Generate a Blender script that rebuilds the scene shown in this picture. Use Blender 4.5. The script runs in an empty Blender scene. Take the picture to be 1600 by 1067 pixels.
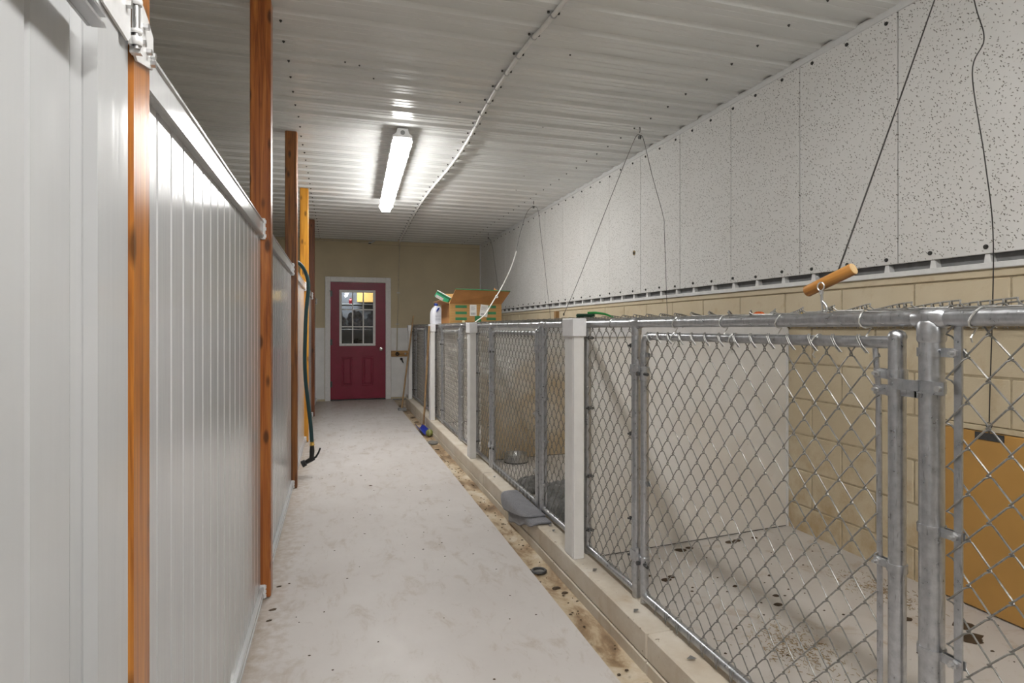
import bpy, bmesh, math, random
from mathutils import Vector, Matrix, noise
random.seed(7)
scene = bpy.context.scene
C = scene.collection

# ------------------------------------------------------------------ camera, world, exposure
CAM_H = 1.236
FPX = 920.0
cam_d = bpy.data.cameras.new('camera')
cam_d.sensor_width = 36.0
cam_d.lens = 36.0 * FPX / 1600.0
cam_d.shift_y = -20.5 / 1600.0
cam_d.clip_start = 0.02
cam = bpy.data.objects.new('camera', cam_d)
cam.location = (0, 0, CAM_H)
cam.rotation_euler = (math.radians(90), 0, -math.atan(275.0 / FPX))
C.objects.link(cam)
scene.camera = cam

world = bpy.data.worlds.new('world')
scene.world = world
world.use_nodes = True
world.node_tree.nodes['Background'].inputs[0].default_value = (0.9, 0.95, 1.0, 1)
world.node_tree.nodes['Background'].inputs[1].default_value = 0.3

scene.view_settings.view_transform = 'Standard'
scene.view_settings.look = 'None'
scene.view_settings.gamma = 1.0
scene.view_settings.use_curve_mapping = False
scene.view_settings.exposure = 1.5
LAMP = 17.0          # emission of the fluorescent diffusers

# ------------------------------------------------------------------ helpers
W = {}               # world position of every object's origin


class MB:
    def __init__(self):
        self.v = []
        self.f = []

    def add(self, vs, fs):
        n = len(self.v)
        self.v += [tuple(p) for p in vs]
        self.f += [tuple(i + n for i in f) for f in fs]
        return self

    def box(self, x0, x1, y0, y1, z0, z1, c=0.0):
        if c <= 0:
            vs = [(x, y, z) for x in (x0, x1) for y in (y0, y1) for z in (z0, z1)]
            fs = [(0, 1, 3, 2), (4, 6, 7, 5), (0, 4, 5, 1), (2, 3, 7, 6), (0, 2, 6, 4), (1, 5, 7, 3)]
            return self.add(vs, fs)
        bm = bmesh.new()
        bmesh.ops.create_cube(bm, size=1.0)
        for v in bm.verts:
            v.co = Vector(((x0 + x1) / 2 + v.co.x * (x1 - x0), (y0 + y1) / 2 + v.co.y * (y1 - y0), (z0 + z1) / 2 + v.co.z * (z1 - z0)))
        bmesh.ops.bevel(bm, geom=list(bm.edges), offset=c, segments=1, affect='EDGES')
        bm.verts.index_update()
        self.add([v.co[:] for v in bm.verts], [[v.index for v in f.verts] for f in bm.faces])
        bm.free()
        return self

    def tube(self, pts, r, sides=8, cap=True, closed=False, flat=1.0):
        pts = [Vector(p) for p in pts]
        n = len(pts)
        rs = r if isinstance(r, (list, tuple)) else [r] * n
        vs = []
        prev = None
        for i in range(n):
            if closed:
                t = pts[(i + 1) % n] - pts[(i - 1) % n]
            else:
                t = pts[min(i + 1, n - 1)] - pts[max(i - 1, 0)]
            if t.length < 1e-9:
                t = Vector((0, 0, 1))
            t.normalize()
            if prev is None:
                a = Vector((0, 0, 1)) if abs(t.z) < 0.9 else Vector((1, 0, 0))
                u = t.cross(a).normalized()
            else:
                u = prev - t * prev.dot(t)
                u = u.normalized() if u.length > 1e-6 else t.orthogonal().normalized()
            w = t.cross(u)
            prev = u
            for k in range(sides):
                a = 2 * math.pi * (k + .5) / sides
                vs.append(pts[i] + (u * math.cos(a) + w * math.sin(a) * flat) * rs[i])
        fs = []
        for i in range(n if closed else n - 1):
            j = (i + 1) % n
            for k in range(sides):
                l = (k + 1) % sides
                fs.append((i * sides + k, i * sides + l, j * sides + l, j * sides + k))
        if cap and not closed:
            fs.append(tuple(range(sides - 1, -1, -1)))
            fs.append(tuple((n - 1) * sides + k for k in range(sides)))
        return self.add(vs, fs)

    def cyl(self, p0, p1, r, sides=16, r1=None):
        return self.tube([p0, p1], [r, r if r1 is None else r1], sides)

    def lathe(self, prof, c=(0, 0, 0), sides=24, axis='z', sx=1, sy=1):
        vs, fs = [], []
        for (r, h) in prof:
            for k in range(sides):
                a = 2 * math.pi * k / sides
                p = (r * math.cos(a) * sx, r * math.sin(a) * sy, h)
                if axis == 'x':
                    p = (h, p[0], p[1])
                elif axis == 'y':
                    p = (p[1], h, p[0])
                vs.append((p[0] + c[0], p[1] + c[1], p[2] + c[2]))
        for i in range(len(prof) - 1):
            for k in range(sides):
                l = (k + 1) % sides
                fs.append((i * sides + k, i * sides + l, (i + 1) * sides + l, (i + 1) * sides + k))
        fs.append(tuple(range(sides - 1, -1, -1)))
        n = (len(prof) - 1) * sides
        fs.append(tuple(n + k for k in range(sides)))
        return self.add(vs, fs)

    def prism(self, poly, a0, a1, axis='x'):
        # poly in the two other axes (x: (y,z); y: (x,z); z: (x,y))
        n = len(poly)

        def P(p, a):
            return (a, p[0], p[1]) if axis == 'x' else ((p[0], a, p[1]) if axis == 'y' else (p[0], p[1], a))
        vs = [P(p, a0) for p in poly] + [P(p, a1) for p in poly]
        fs = [tuple(range(n - 1, -1, -1)), tuple(range(n, 2 * n))]
        fs += [(i, (i + 1) % n, n + (i + 1) % n, n + i) for i in range(n)]
        return self.add(vs, fs)

    def ring(self, c, r, tr, axis='x', seg=16, sides=6, sy=1.0, sz=1.0):
        pts = []
        for k in range(seg):
            a = 2 * math.pi * k / seg
            p, q = r * math.cos(a) * sy, r * math.sin(a) * sz
            d = (0, p, q) if axis == 'x' else ((p, 0, q) if axis == 'y' else (p, q, 0))
            pts.append((c[0] + d[0], c[1] + d[1], c[2] + d[2]))
        return self.tube(pts, tr, sides, closed=True)

    def grid(self, pts):
        # pts: rows of points
        m = len(pts[0])
        vs = [p for r in pts for p in r]
        fs = [(i * m + j, i * m + j + 1, (i + 1) * m + j + 1, (i + 1) * m + j) for i in range(len(pts) - 1) for j in range(m - 1)]
        return self.add(vs, fs)

    def xform(self, M):
        self.v = [tuple(M @ Vector(p)) for p in self.v]
        return self

    def mesh(self, name, mat, shift=(0, 0, 0), smooth=None):
        me = bpy.data.meshes.new(name)
        me.from_pydata([(p[0] - shift[0], p[1] - shift[1], p[2] - shift[2]) for p in self.v], [], self.f)
        bm = bmesh.new()
        bm.from_mesh(me)
        bmesh.ops.recalc_face_normals(bm, faces=bm.faces)
        bm.to_mesh(me)
        bm.free()
        if mat:
            me.materials.append(M[mat])
        if smooth is not None:
            me.polygons.foreach_set('use_smooth', [True] * len(me.polygons))
            me.set_sharp_from_angle(angle=math.radians(smooth))
        me.update()
        return me

    def build(self, name, mat, parent=None, smooth=None, origin=None, stuff=False):
        if origin is None:
            if parent is not None:
                origin = W[parent.name]
            else:
                xs, ys, zs = zip(*self.v)
                origin = ((min(xs) + max(xs)) / 2, (min(ys) + max(ys)) / 2, min(zs))
        me = self.mesh(name, mat, origin, smooth)
        o = bpy.data.objects.new(name, me)
        link(o, origin, parent)
        if stuff:
            o['kind'] = 'stuff'
        return o


def link(o, world_loc, parent=None):
    C.objects.link(o)
    if parent is not None:
        o.parent = parent
        p = W[parent.name]
        o.location = (world_loc[0] - p[0], world_loc[1] - p[1], world_loc[2] - p[2])
    else:
        o.location = world_loc
    W[o.name] = tuple(world_loc)


def inst(name, me, world_loc, parent, rot=None, scale=None):
    o = bpy.data.objects.new(name, me)
    link(o, world_loc, parent)
    if rot:
        o.rotation_euler = rot
    if scale:
        o.scale = scale
    return o


def tag(o, label, cat, group=None):
    o['label'] = label
    o['category'] = cat
    if group:
        o['group'] = group
    return o


def thing(name, loc, label, cat, group=None):
    o = bpy.data.objects.new(name, None)
    o.empty_display_size = 0.05
    link(o, loc)
    return tag(o, label, cat, group)


def struct(o):
    o['kind'] = 'structure'
    return o


def smooth_path(pts, n=8):
    # catmull-rom
    P = [Vector(p) for p in pts]
    P = [P[0] * 2 - P[1]] + P + [P[-1] * 2 - P[-2]]
    out = []
    for i in range(1, len(P) - 2):
        for k in range(n):
            t = k / n
            a, b, c, d = P[i - 1], P[i], P[i + 1], P[i + 2]
            out.append(0.5 * ((2 * b) + (c - a) * t + (2 * a - 5 * b + 4 * c - d) * t * t + (3 * b - a - 3 * c + d) * t ** 3))
    out.append(P[-2])
    return out


# ------------------------------------------------------------------ materials
M = {}


class NT:
    def __init__(self, name):
        self.m = bpy.data.materials.new(name)
        self.m.use_nodes = True
        self.t = self.m.node_tree
        self.b = self.t.nodes['Principled BSDF']
        M[name] = self.m

    def n(self, typ, **kw):
        nd = self.t.nodes.new(typ)
        for k, v in kw.items():
            if hasattr(nd, k):
                setattr(nd, k, v)
            else:
                nd.inputs[k].default_value = v
        return nd

    def l(self, a, b):
        self.t.links.new(a, b)

    def coords(self, scale=(1, 1, 1), loc=(0, 0, 0), obj=True, rot=(0, 0, 0)):
        tc = self.n('ShaderNodeTexCoord')
        g = None
        if not obj:
            g = self.n('ShaderNodeNewGeometry')
        mp = self.n('ShaderNodeMapping')
        mp.inputs['Scale'].default_value = scale
        mp.inputs['Location'].default_value = loc
        mp.inputs['Rotation'].default_value = rot
        self.l(tc.outputs['Object'] if obj else g.outputs['Position'], mp.inputs[0])
        return mp.outputs[0]

    def noise(self, co, scale, detail=4, rough=.55, dist=0):
        nd = self.n('ShaderNodeTexNoise')
        nd.inputs['Scale'].default_value = scale
        nd.inputs['Detail'].default_value = detail
        nd.inputs['Roughness'].default_value = rough
        nd.inputs['Distortion'].default_value = dist
        self.l(co, nd.inputs['Vector'])
        return nd.outputs['Fac']

    def ramp(self, fac, stops, interp='LINEAR'):
        r = self.n('ShaderNodeValToRGB')
        r.color_ramp.interpolation = interp
        e = r.color_ramp.elements
        while len(e) < len(stops):
            e.new(0.5)
        for i, (p, c) in enumerate(stops):
            e[i].position = p
            e[i].color = (c, c, c, 1) if isinstance(c, (int, float)) else (*c, 1)
        self.l(fac, r.inputs[0])
        return r.outputs[0]

    def mix(self, fac, a, b, mode='MIX'):
        m = self.n('ShaderNodeMix', data_type='RGBA', blend_type=mode)
        for i, val in ((0, fac), (6, a), (7, b)):
            if isinstance(val, (int, float)):
                m.inputs[i].default_value = val if i == 0 else (val, val, val, 1)
            elif isinstance(val, tuple):
                m.inputs[i].default_value = (*val, 1)
            else:
                self.l(val, m.inputs[i])
        return m.outputs[2]

    def math(self, op, a, b=0.0):
        m = self.n('ShaderNodeMath', operation=op)
        for i, val in enumerate((a, b)):
            if isinstance(val, (int, float)):
                m.inputs[i].default_value = val
            else:
                self.l(val, m.inputs[i])
        return m.outputs[0]

    def set(self, **kw):
        names = dict(col='Base Color', rough='Roughness', metal='Metallic', spec='Specular IOR Level', coat='Coat Weight', coatr='Coat Roughness',
                     trans='Transmission Weight', alpha='Alpha', sheen='Sheen Weight', ior='IOR')
        for k, v in kw.items():
            s = self.b.inputs[names[k]]
            if isinstance(v, tuple):
                s.default_value = (*v, 1)
            elif isinstance(v, (int, float)):
                s.default_value = v
            else:
                self.l(v, s)
        return self

    def bump(self, h, strength=.3, dist=.01):
        b = self.n('ShaderNodeBump')
        b.inputs['Strength'].default_value = strength
        b.inputs['Distance'].default_value = dist
        self.l(h, b.inputs['Height'])
        self.l(b.outputs[0], self.b.inputs['Normal'])
        return self


def plain(name, col, rough=.5, metal=0.0, var=.12, scale=30, bump=0.0, **kw):
    t = NT(name)
    co = t.coords(obj=False)
    f = t.noise(co, scale)
    lo = tuple(c * (1 - var) for c in col)
    hi = tuple(min(1, c * (1 + var)) for c in col)
    t.set(col=t.ramp(f, [(.3, lo), (.7, hi)]), rough=rough, metal=metal, **kw)
    if bump:
        t.bump(f, bump, .005)
    return t


# white vinyl
t = NT('vinyl')
co = t.coords(obj=False)
big = t.noise(co, 2.2, 3)
c0 = t.ramp(big, [(.3, (.475, .485, .49)), (.7, (.52, .525, .53))])
c1 = c0
t.set(col=c1, rough=.15, spec=.4)
t.bump(t.noise(t.coords((1.0, 3.0, .25), obj=False), 9, 2), .07, .01)
# kennel partition vinyl, clean and stained
for nm, amt, tint in (('partition', .28, (.60, .50, .36)), ('partition_stained', .85, (.58, .44, .24))):
    t = NT(nm)
    co = t.coords(obj=False)
    n1 = t.noise(co, 2.5, 5, .6)
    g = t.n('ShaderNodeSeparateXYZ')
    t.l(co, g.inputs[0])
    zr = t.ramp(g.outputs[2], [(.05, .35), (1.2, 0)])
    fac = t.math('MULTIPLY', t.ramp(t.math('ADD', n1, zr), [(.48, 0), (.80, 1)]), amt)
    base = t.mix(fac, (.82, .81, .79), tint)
    sp = t.noise(co, 60, 2)
    base = t.mix(t.ramp(sp, [(.72, 0), (.76, .5)]), base, (.35, .26, .15))
    t.set(col=base, rough=.38)
    t.bump(n1, .04, .01)
plain('trim_white', (.74, .74, .73), .4, var=.05)
plain('pvc_white', (.78, .78, .79), .4, var=.04)
plain('post_white', (.74, .73, .71), .35, var=.05, scale=12)


def wood(name, dark, mid, light, off, rough=.32, grain=1.0, knots=True, axis='z'):
    t = NT(name)
    rot = (0, 0, 0)
    sc = (38, 38, 1.6) if axis == 'z' else ((1.6, 38, 38) if axis == 'x' else (38, 1.6, 38))
    co = t.coords(sc, (off, off * 1.7, off * .3))
    gr = t.noise(co, 1.0, 6, .62, 1.1)
    col = t.ramp(gr, [(.36, dark), (.5, mid), (.66, light)])
    fine = t.noise(t.coords(tuple(s * 5 for s in sc), (off, 0, 0)), 1.0, 3)
    col = t.mix(t.ramp(fine, [(.35, .25), (.6, 0)]), col, dark, 'MIX')
    if knots:
        kc = t.coords((16, 16, 6.0), (off * 3.1, off, off * 2))
        v = t.n('ShaderNodeTexVoronoi')
        v.inputs['Scale'].default_value = 1.0
        v.inputs['Randomness'].default_value = 1.0
        t.l(kc, v.inputs['Vector'])
        k = t.ramp(v.outputs['Distance'], [(.12, 1), (.24, 0)])
        col = t.mix(t.math('MULTIPLY', k, .85), col, tuple(c * .28 for c in dark))
    t.set(col=col, rough=rough, spec=.5)
    t.bump(gr, .12, .004)


wood('post_wood_a', (.24, .075, .012), (.42, .150, .022), (.54, .22, .035), 3.3, .28)
wood('post_wood_b', (.22, .06, .014), (.40, .125, .026), (.50, .19, .045), 9.1, .30)
wood('post_wood_c', (.10, .032, .010), (.24, .085, .018), (.36, .14, .03), 17.7, .38)
wood('post_wood_d', (.44, .17, .014), (.62, .27, .022), (.74, .36, .04), 25.2, .34)
wood('post_wood_e', (.085, .024, .009), (.17, .05, .014), (.24, .08, .02), 33.9, .4)
wood('handle_wood', (.30, .14, .04), (.46, .25, .09), (.56, .34, .15), 5.5, .5, knots=False)
wood('broom_wood', (.22, .13, .06), (.36, .23, .11), (.46, .31, .17), 8.5, .55, knots=False)
wood('dowel_wood', (.16, .055, .010), (.36, .15, .028), (.48, .24, .055), 2.2, .45, knots=False, axis='x')
wood('dowel_end', (.55, .34, .13), (.70, .47, .22), (.76, .55, .30), 7.2, .6, knots=False)
wood('board_wood', (.30, .15, .05), (.48, .27, .09), (.56, .34, .13), 11.0, .5, knots=False, axis='x')

# galvanised steel
t = NT('galvanised')
co = t.coords(obj=False)
a = t.noise(co, 55, 4, .6)
b = t.noise(t.coords((1, 1, .15), obj=False), 160, 2)
col = t.ramp(a, [(.3, (.40, .41, .43)), (.7, (.55, .56, .58))])
col = t.mix(t.ramp(b, [(.64, 0), (.74, .5)]), col, (.16, .16, .16))
t.set(col=col, metal=.95, rough=t.ramp(a, [(.3, .26), (.7, .38)]))
t.bump(b, .05, .002)
plain('wire', (.25, .245, .23), .42, .45, .3, 90)
plain('tie_wire', (.66, .66, .64), .35, .8, .1, 90)
plain('steel', (.58, .58, .58), .3, .9, .1, 60)
plain('steel_dark', (.10, .10, .10), .45, .7, .2, 60)
plain('hinge_white', (.72, .72, .72), .35, .1, .05)
plain('hinge_steel', (.50, .50, .51), .3, .6, .05)

# painted ceiling metal
t = NT('ceiling_metal')
n1 = t.noise(t.coords(obj=False), 1.6, 3)
t.set(col=t.ramp(n1, [(.3, (.72, .73, .715)), (.7, (.78, .79, .775))]), rough=.24, spec=.55)
t.bump(t.noise(t.coords((.3, 1, 1), obj=False), 6, 2), .05, .01)
plain('ceiling_back', (.05, .05, .05), .8)
plain('ceiling_trim', (.62, .62, .61), .4, var=.04)

# walkway
YF_DIRT = 10.5
t = NT('walkway')
co = t.coords(obj=False)
n1 = t.noise(co, 1.4, 5, .6)
n2 = t.noise(t.coords((1.6, .8, 1), obj=False), 5.5, 6, .68, .6)
n3 = t.noise(co, 95, 2)
n4 = t.noise(co, 22, 4)
col = t.ramp(n1, [(.3, (.52, .485, .46)), (.7, (.585, .555, .53))])
col = t.mix(t.ramp(n2, [(.54, 0), (.72, .6)]), col, (.38, .31, .24))
sc_ = t.noise(t.coords((1.0, .35, 1), (3, 1, 0), obj=False, rot=(0, 0, .5)), 16, 5, .7, 1.5)
col = t.mix(t.ramp(sc_, [(.61, 0), (.70, .45)]), col, (.36, .30, .25))
e0 = t.n('ShaderNodeSeparateXYZ')
t.l(co, e0.inputs[0])
# tracked-in dirt gathered against the foot of the vinyl panels and before the door
dx_ = t.ramp(t.math('MULTIPLY', t.math('ADD', e0.outputs[0], .33), 4.0), [(0, .34), (.9, 0)])
dy_ = t.ramp(t.math('MULTIPLY', t.math('SUBTRACT', YF_DIRT, e0.outputs[1]), .35), [(0, .22), (.9, 0)])
dirt = t.math('ADD', t.math('ADD', dx_, dy_), t.math('MULTIPLY', n4, .8))
col = t.mix(t.ramp(dirt, [(.52, 0), (.85, .75)]), col, (.33, .25, .17))
col = t.mix(t.ramp(n4, [(.62, 0), (.74, .2)]), col, (.70, .69, .67))
col = t.mix(t.ramp(n3, [(.745, 0), (.77, .75)]), col, (.12, .10, .08))
t.set(col=col, rough=t.ramp(n2, [(.4, .42), (.7, .62)]), spec=.35)
t.bump(n2, .08, .004)
# kennel floor
t = NT('kennel_floor')
co = t.coords(obj=False)
n1 = t.noise(co, 2.0, 5, .6)
n2 = t.noise(co, 6, 6, .7, .8)
n3 = t.noise(co, 70, 3)
col = t.ramp(n1, [(.3, (.58, .54, .50)), (.7, (.68, .65, .62))])
col = t.mix(t.ramp(n2, [(.55, 0), (.72, .65)]), col, (.40, .30, .20))
col = t.mix(t.ramp(n3, [(.70, 0), (.74, .7)]), col, (.16, .12, .08))
t.set(col=col, rough=.55, spec=.35)
t.bump(n2, .15, .004)
# gutter
t = NT('gutter_concrete')
co = t.coords(obj=False)
n1 = t.noise(t.coords((1.6, .9, 1), obj=False), 3.2, 6, .66, .5)
n2 = t.noise(co, 26, 5, .6)
col = t.ramp(n1, [(.34, (.14, .09, .05)), (.45, (.31, .21, .12)), (.52, (.49, .39, .26)), (.64, (.60, .53, .42))])
col = t.mix(t.ramp(n2, [(.62, 0), (.72, .6)]), col, (.12, .085, .05))
t.set(col=col, rough=t.ramp(n1, [(.3, .25), (.55, .6)]), spec=.4)
t.bump(n2, .35, .006)
# curb
t = NT('curb_concrete')
co = t.coords(obj=False)
n1 = t.noise(co, 4.0, 6, .65)
n2 = t.noise(co, 42, 4, .6)
n3 = t.noise(t.coords((1, 1, .25), obj=False), 9, 4)
col = t.ramp(n1, [(.3, (.52, .44, .34)), (.55, (.62, .56, .47)), (.75, (.69, .645, .58))])
col = t.mix(t.ramp(n3, [(.58, 0), (.75, .5)]), col, (.44, .32, .18))
col = t.mix(t.ramp(n2, [(.67, 0), (.72, .8)]), col, (.17, .13, .09))
t.set(col=col, rough=.62, spec=.35)
t.bump(n2, .35, .005)
# painted block
t = NT('block_paint')
co = t.coords(obj=False)
n1 = t.noise(co, 2.2, 5, .6)
n2 = t.noise(co, 60, 4, .65)
n3 = t.noise(co, 12, 5, .65)
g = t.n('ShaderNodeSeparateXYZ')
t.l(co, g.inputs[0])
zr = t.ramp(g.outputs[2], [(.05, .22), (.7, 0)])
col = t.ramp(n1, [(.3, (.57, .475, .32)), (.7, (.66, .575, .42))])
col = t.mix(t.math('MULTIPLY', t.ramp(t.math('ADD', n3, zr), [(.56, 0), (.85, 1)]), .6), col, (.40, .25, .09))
col = t.mix(t.ramp(n2, [(.72, 0), (.76, .8)]), col, (.17, .13, .09))
t.set(col=col, rough=.45, spec=.4)
t.bump(n2, .3, .004)
plain('mortar', (.40, .33, .22), .7, var=.2)
# far wall paint
plain('tan_paint', (.60, .515, .345), .55, var=.06, scale=2.5)
plain('wainscot', (.86, .86, .85), .4, var=.06, scale=4)
plain('back_wall_paint', (.50, .47, .40), .6, var=.05, scale=2)

# acoustic tile
t = NT('acoustic_tile')
base = t.noise(t.coords(obj=False), 1.8, 3)
col = t.ramp(base, [(.3, (.68, .67, .645)), (.7, (.73, .725, .705))])
fac = None
for rotx, sc, thr, seed in ((.6, 88, .20, 0.0), (-.5, 105, .18, 4.3), (1.2, 96, .18, 8.8)):
    wob = t.coords((1, 1, 1), (0, seed, seed), obj=False, rot=(rotx, 0, 0))
    # rotate first, then stretch so the flecks are short slanted dashes
    mp = t.n('ShaderNodeMapping')
    mp.inputs['Scale'].default_value = (0.001, 1, .38)
    t.l(wob, mp.inputs[0])
    v = t.n('ShaderNodeTexVoronoi')
    v.inputs['Scale'].default_value = sc
    t.l(mp.outputs[0], v.inputs['Vector'])
    s = t.n('ShaderNodeSeparateColor')
    t.l(v.outputs['Color'], s.inputs[0])
    pick = t.math('LESS_THAN', s.outputs[0], .74)
    d = t.math('MULTIPLY', t.ramp(v.outputs['Distance'], [(thr * .7, 1), (thr, 0)]), pick)
    fac = d if fac is None else t.math('MAXIMUM', fac, d)
col = t.mix(t.math('MULTIPLY', fac, .85), col, (.11, .095, .07))
t.set(col=col, rough=.75, spec=.2)
t.bump(t.math('MULTIPLY', fac, -1.0), .5, .003)

plain('dark_gap', (.03, .03, .03), .8)
plain('gap_grey', (.22, .22, .22), .7)
plain('door_paint', (.26, .016, .045), .38, var=.1, scale=9)
plain('door_trim', (.86, .85, .84), .4, var=.05)
plain('rubber_black', (.012, .012, .013), .45)
plain('hose_green', (.008, .042, .045), .42, var=.15)
plain('brass', (.62, .40, .10), .3, .9)
plain('knob_steel', (.75, .74, .71), .18, .95)
plain('tan_door_plastic', (.50, .275, .075), .42, var=.06, scale=6)
plain('cardboard', (.43, .25, .085), .7, var=.1, scale=8)
plain('cardboard_inner', (.40, .185, .06), .7, var=.1, scale=8)
plain('print_green', (.035, .19, .075), .6)
plain('print_brown', (.40, .16, .045), .65)
plain('print_pale', (.60, .52, .30), .65)
plain('label_white', (.72, .72, .70), .6, var=.03)
plain('label_ink', (.16, .16, .17), .6)
plain('jug_white', (.72, .73, .78), .35, var=.04)
plain('cap_blue', (.02, .05, .30), .35)
plain('jug_print', (.42, .44, .50), .5)
plain('pack_green', (.02, .30, .14), .4)
plain('pack_grey', (.42, .40, .40), .5, var=.35, scale=90)
plain('scoop_blue', (.012, .035, .34), .4)
plain('ball_green', (.20, .22, .06), .85, var=.3, scale=40)
plain('lid_grey', (.16, .155, .145), .5, var=.2)
plain('toy_green', (.03, .38, .07), .4)
plain('toy_dark', (.008, .06, .03), .4)
plain('orange_plastic', (.50, .09, .01), .5)
plain('yellow_plastic', (.62, .40, .02), .5)
plain('cable_dark', (.055, .052, .05), .45, .6)
plain('conduit_white', (.72, .71, .68), .4, var=.05)
plain('cream_pipe', (.55, .49, .36), .45)
plain('straw', (.30, .21, .10), .85, var=.5, scale=60)
plain('dropping', (.075, .048, .026), .8, var=.4)
plain('screw_dark', (.07, .07, .065), .4, .6)
plain('dim_wall', (.10, .105, .12), .7)
plain('bag_blue', (.11, .115, .17), .35, var=.5, scale=14)
plain('bag_dark', (.035, .033, .035), .25, var=.7, scale=24)
plain('board_yellow', (.60, .36, .10), .6)
plain('red_plastic', (.5, .02, .03), .4)

t = NT('towel_cloth')
co = t.coords(obj=False)
a = t.noise(co, 170, 3)
t.set(col=t.ramp(a, [(.3, (.13, .13, .145)), (.7, (.235, .235, .255))]), rough=.95, spec=.1, sheen=.3)
t.bump(a, .6, .004)
t = NT('blanket_cloth')
co = t.coords(obj=False)
a = t.noise(co, 14, 5, .65)
t.set(col=t.ramp(a, [(.3, (.14, .14, .14)), (.7, (.30, .30, .295))]), rough=.95, spec=.1, sheen=.2)
t.bump(t.noise(co, 120, 3), .5, .004)
t = NT('glass')
t.set(col=(.95, .97, .97), rough=.02, trans=1.0, ior=1.45)
t = NT('lamp_diffuser')
t.set(col=(.9, .9, .9), rough=.4)
t.b.inputs['Emission Color'].default_value = (1.0, .985, .96, 1)
t.b.inputs['Emission Strength'].default_value = LAMP
t = NT('room_lamp')
t.b.inputs['Emission Color'].default_value = (.9, .97, 1.0, 1)
t.b.inputs['Emission Strength'].default_value = 20.0

# ------------------------------------------------------------------ layout constants
XL = -0.33            # corridor face of the vinyl panels
XF = 1.18             # chain-link fence line
XR = 2.55             # block wall face
YF = 10.5             # far wall
YB = -6.5             # wall behind the camera
XLL = -3.2            # left outer wall
ZC = 2.76             # ceiling
ZK = 0.075            # kennel floor
XE = 0.952            # edge of the walkway
XCURB = 1.075
ZCURB = 0.137

# ------------------------------------------------------------------ the setting
mb = MB()
mb.box(XLL, XE, YB, YF, -.12, 0)
struct(mb.build('floor', 'walkway'))
# gutter with a slightly uneven surface
rows = []
for i in range(0, 132):
    y = YB + (YF - YB) * i / 131
    rows.append([(XE - .01 + (XCURB + .012 - XE) * j / 5, y, -.014 - .006 * math.sin(math.pi * j / 5) + .004 * noise.noise((y * 4, j * .8, 0))) for j in range(6)])
struct(MB().grid(rows).build('gutter_floor', 'gutter_concrete', smooth=60))
mb = MB().box(XCURB - .02, 2.58, YB, YF, -.16, -.02)
struct(mb.build('ground_slab', 'gutter_concrete'))
mb = MB().box(XCURB + .11, 2.57, YB, YF, -.019, ZK)
struct(mb.build('kennel_floor', 'kennel_floor'))
# curb: lower course and upper course, with a hairline step between them, built in pours
curb = MB().box(XCURB + .03, XCURB + .125, YB, YF - 1.0, -.018, ZCURB - .02).build('curb', 'curb_concrete')
struct(curb)
edges = [YB, -.4, 1.9, 4.35, 5.42, 7.12, 9.5]
for a, b in zip(edges[:-1], edges[1:]):
    MB().box(XCURB - .004, XCURB + .125, a + .002, b - .002, -.018, .034, .004).build('lower_course', 'curb_concrete', curb)
    dx = random.uniform(-.003, .003)
    MB().box(XCURB + dx, XCURB + .125, a + .002, b - .002, .035, ZCURB + random.uniform(-.003, .003), .006).build('upper_course', 'curb_concrete', curb)

# right wall
wr = struct(MB().box(XR + .006, XR + .2, YB, YF + .15, -.02, 1.50).build('wall_right', 'mortar'))
MB().box(XR + .022, XR + .2, YB, YF + .15, 1.50, 1.5395).build('furring_strip', 'gap_grey', wr)
MB().box(XR + .004, XR + .2, YB, YF + .15, 1.54, ZC + .02).build('furring_backing', 'dark_gap', wr)
bl = .4064
bh = .2032
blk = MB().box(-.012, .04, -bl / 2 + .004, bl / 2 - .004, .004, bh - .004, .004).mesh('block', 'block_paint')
z_top = 1.442
for r in range(7):
    z0 = z_top - bh * (r + 1)
    off = 3.695 - bl / 2 + (bl / 2 if r % 2 else 0)
    k0 = math.ceil((.2 - off) / bl)
    for k in range(k0, 25):
        y = off + k * bl
        if y > YF - .1:
            break
        # opening of the dog door
        if z0 < .80 and 1.36 < y < 1.99 and 1.36 < y - bl / 2 and y + bl / 2 < 1.99:
            continue
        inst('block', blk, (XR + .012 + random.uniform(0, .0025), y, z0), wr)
# bottom sliver course
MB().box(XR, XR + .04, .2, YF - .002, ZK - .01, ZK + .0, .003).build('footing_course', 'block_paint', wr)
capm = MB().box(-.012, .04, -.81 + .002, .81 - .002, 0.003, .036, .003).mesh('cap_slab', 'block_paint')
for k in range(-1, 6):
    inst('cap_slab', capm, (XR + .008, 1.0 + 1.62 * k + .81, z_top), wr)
# ledge trim and clips under the tiles
tr = struct(MB().box(XR - .020, XR + .05, YB, YF, 1.478, 1.503, .003).build('trim_1', 'trim_white'))
clip = MB().prism([(-.016, 1.500), (.016, 1.500), (.010, 1.539), (-.008, 1.539)], XR - .008, XR + .03).mesh('clip', 'trim_white', (0, 0, 1.50))
y = .35
kk = 0
while y < YF:
    inst('clip', clip, (0, y + .02, 1.50), tr)
    y += .2286
    kk += 1
struct(MB().box(XR - .022, XR + .03, YB, YF, 2.727, ZC + .012, .003).build('trim_2', 'ceiling_trim'))
struct(MB().box(XR - .03, XR + .03, YF - .028, YF, 1.505, ZC, .003).build('trim_3', 'trim_white'))
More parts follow.
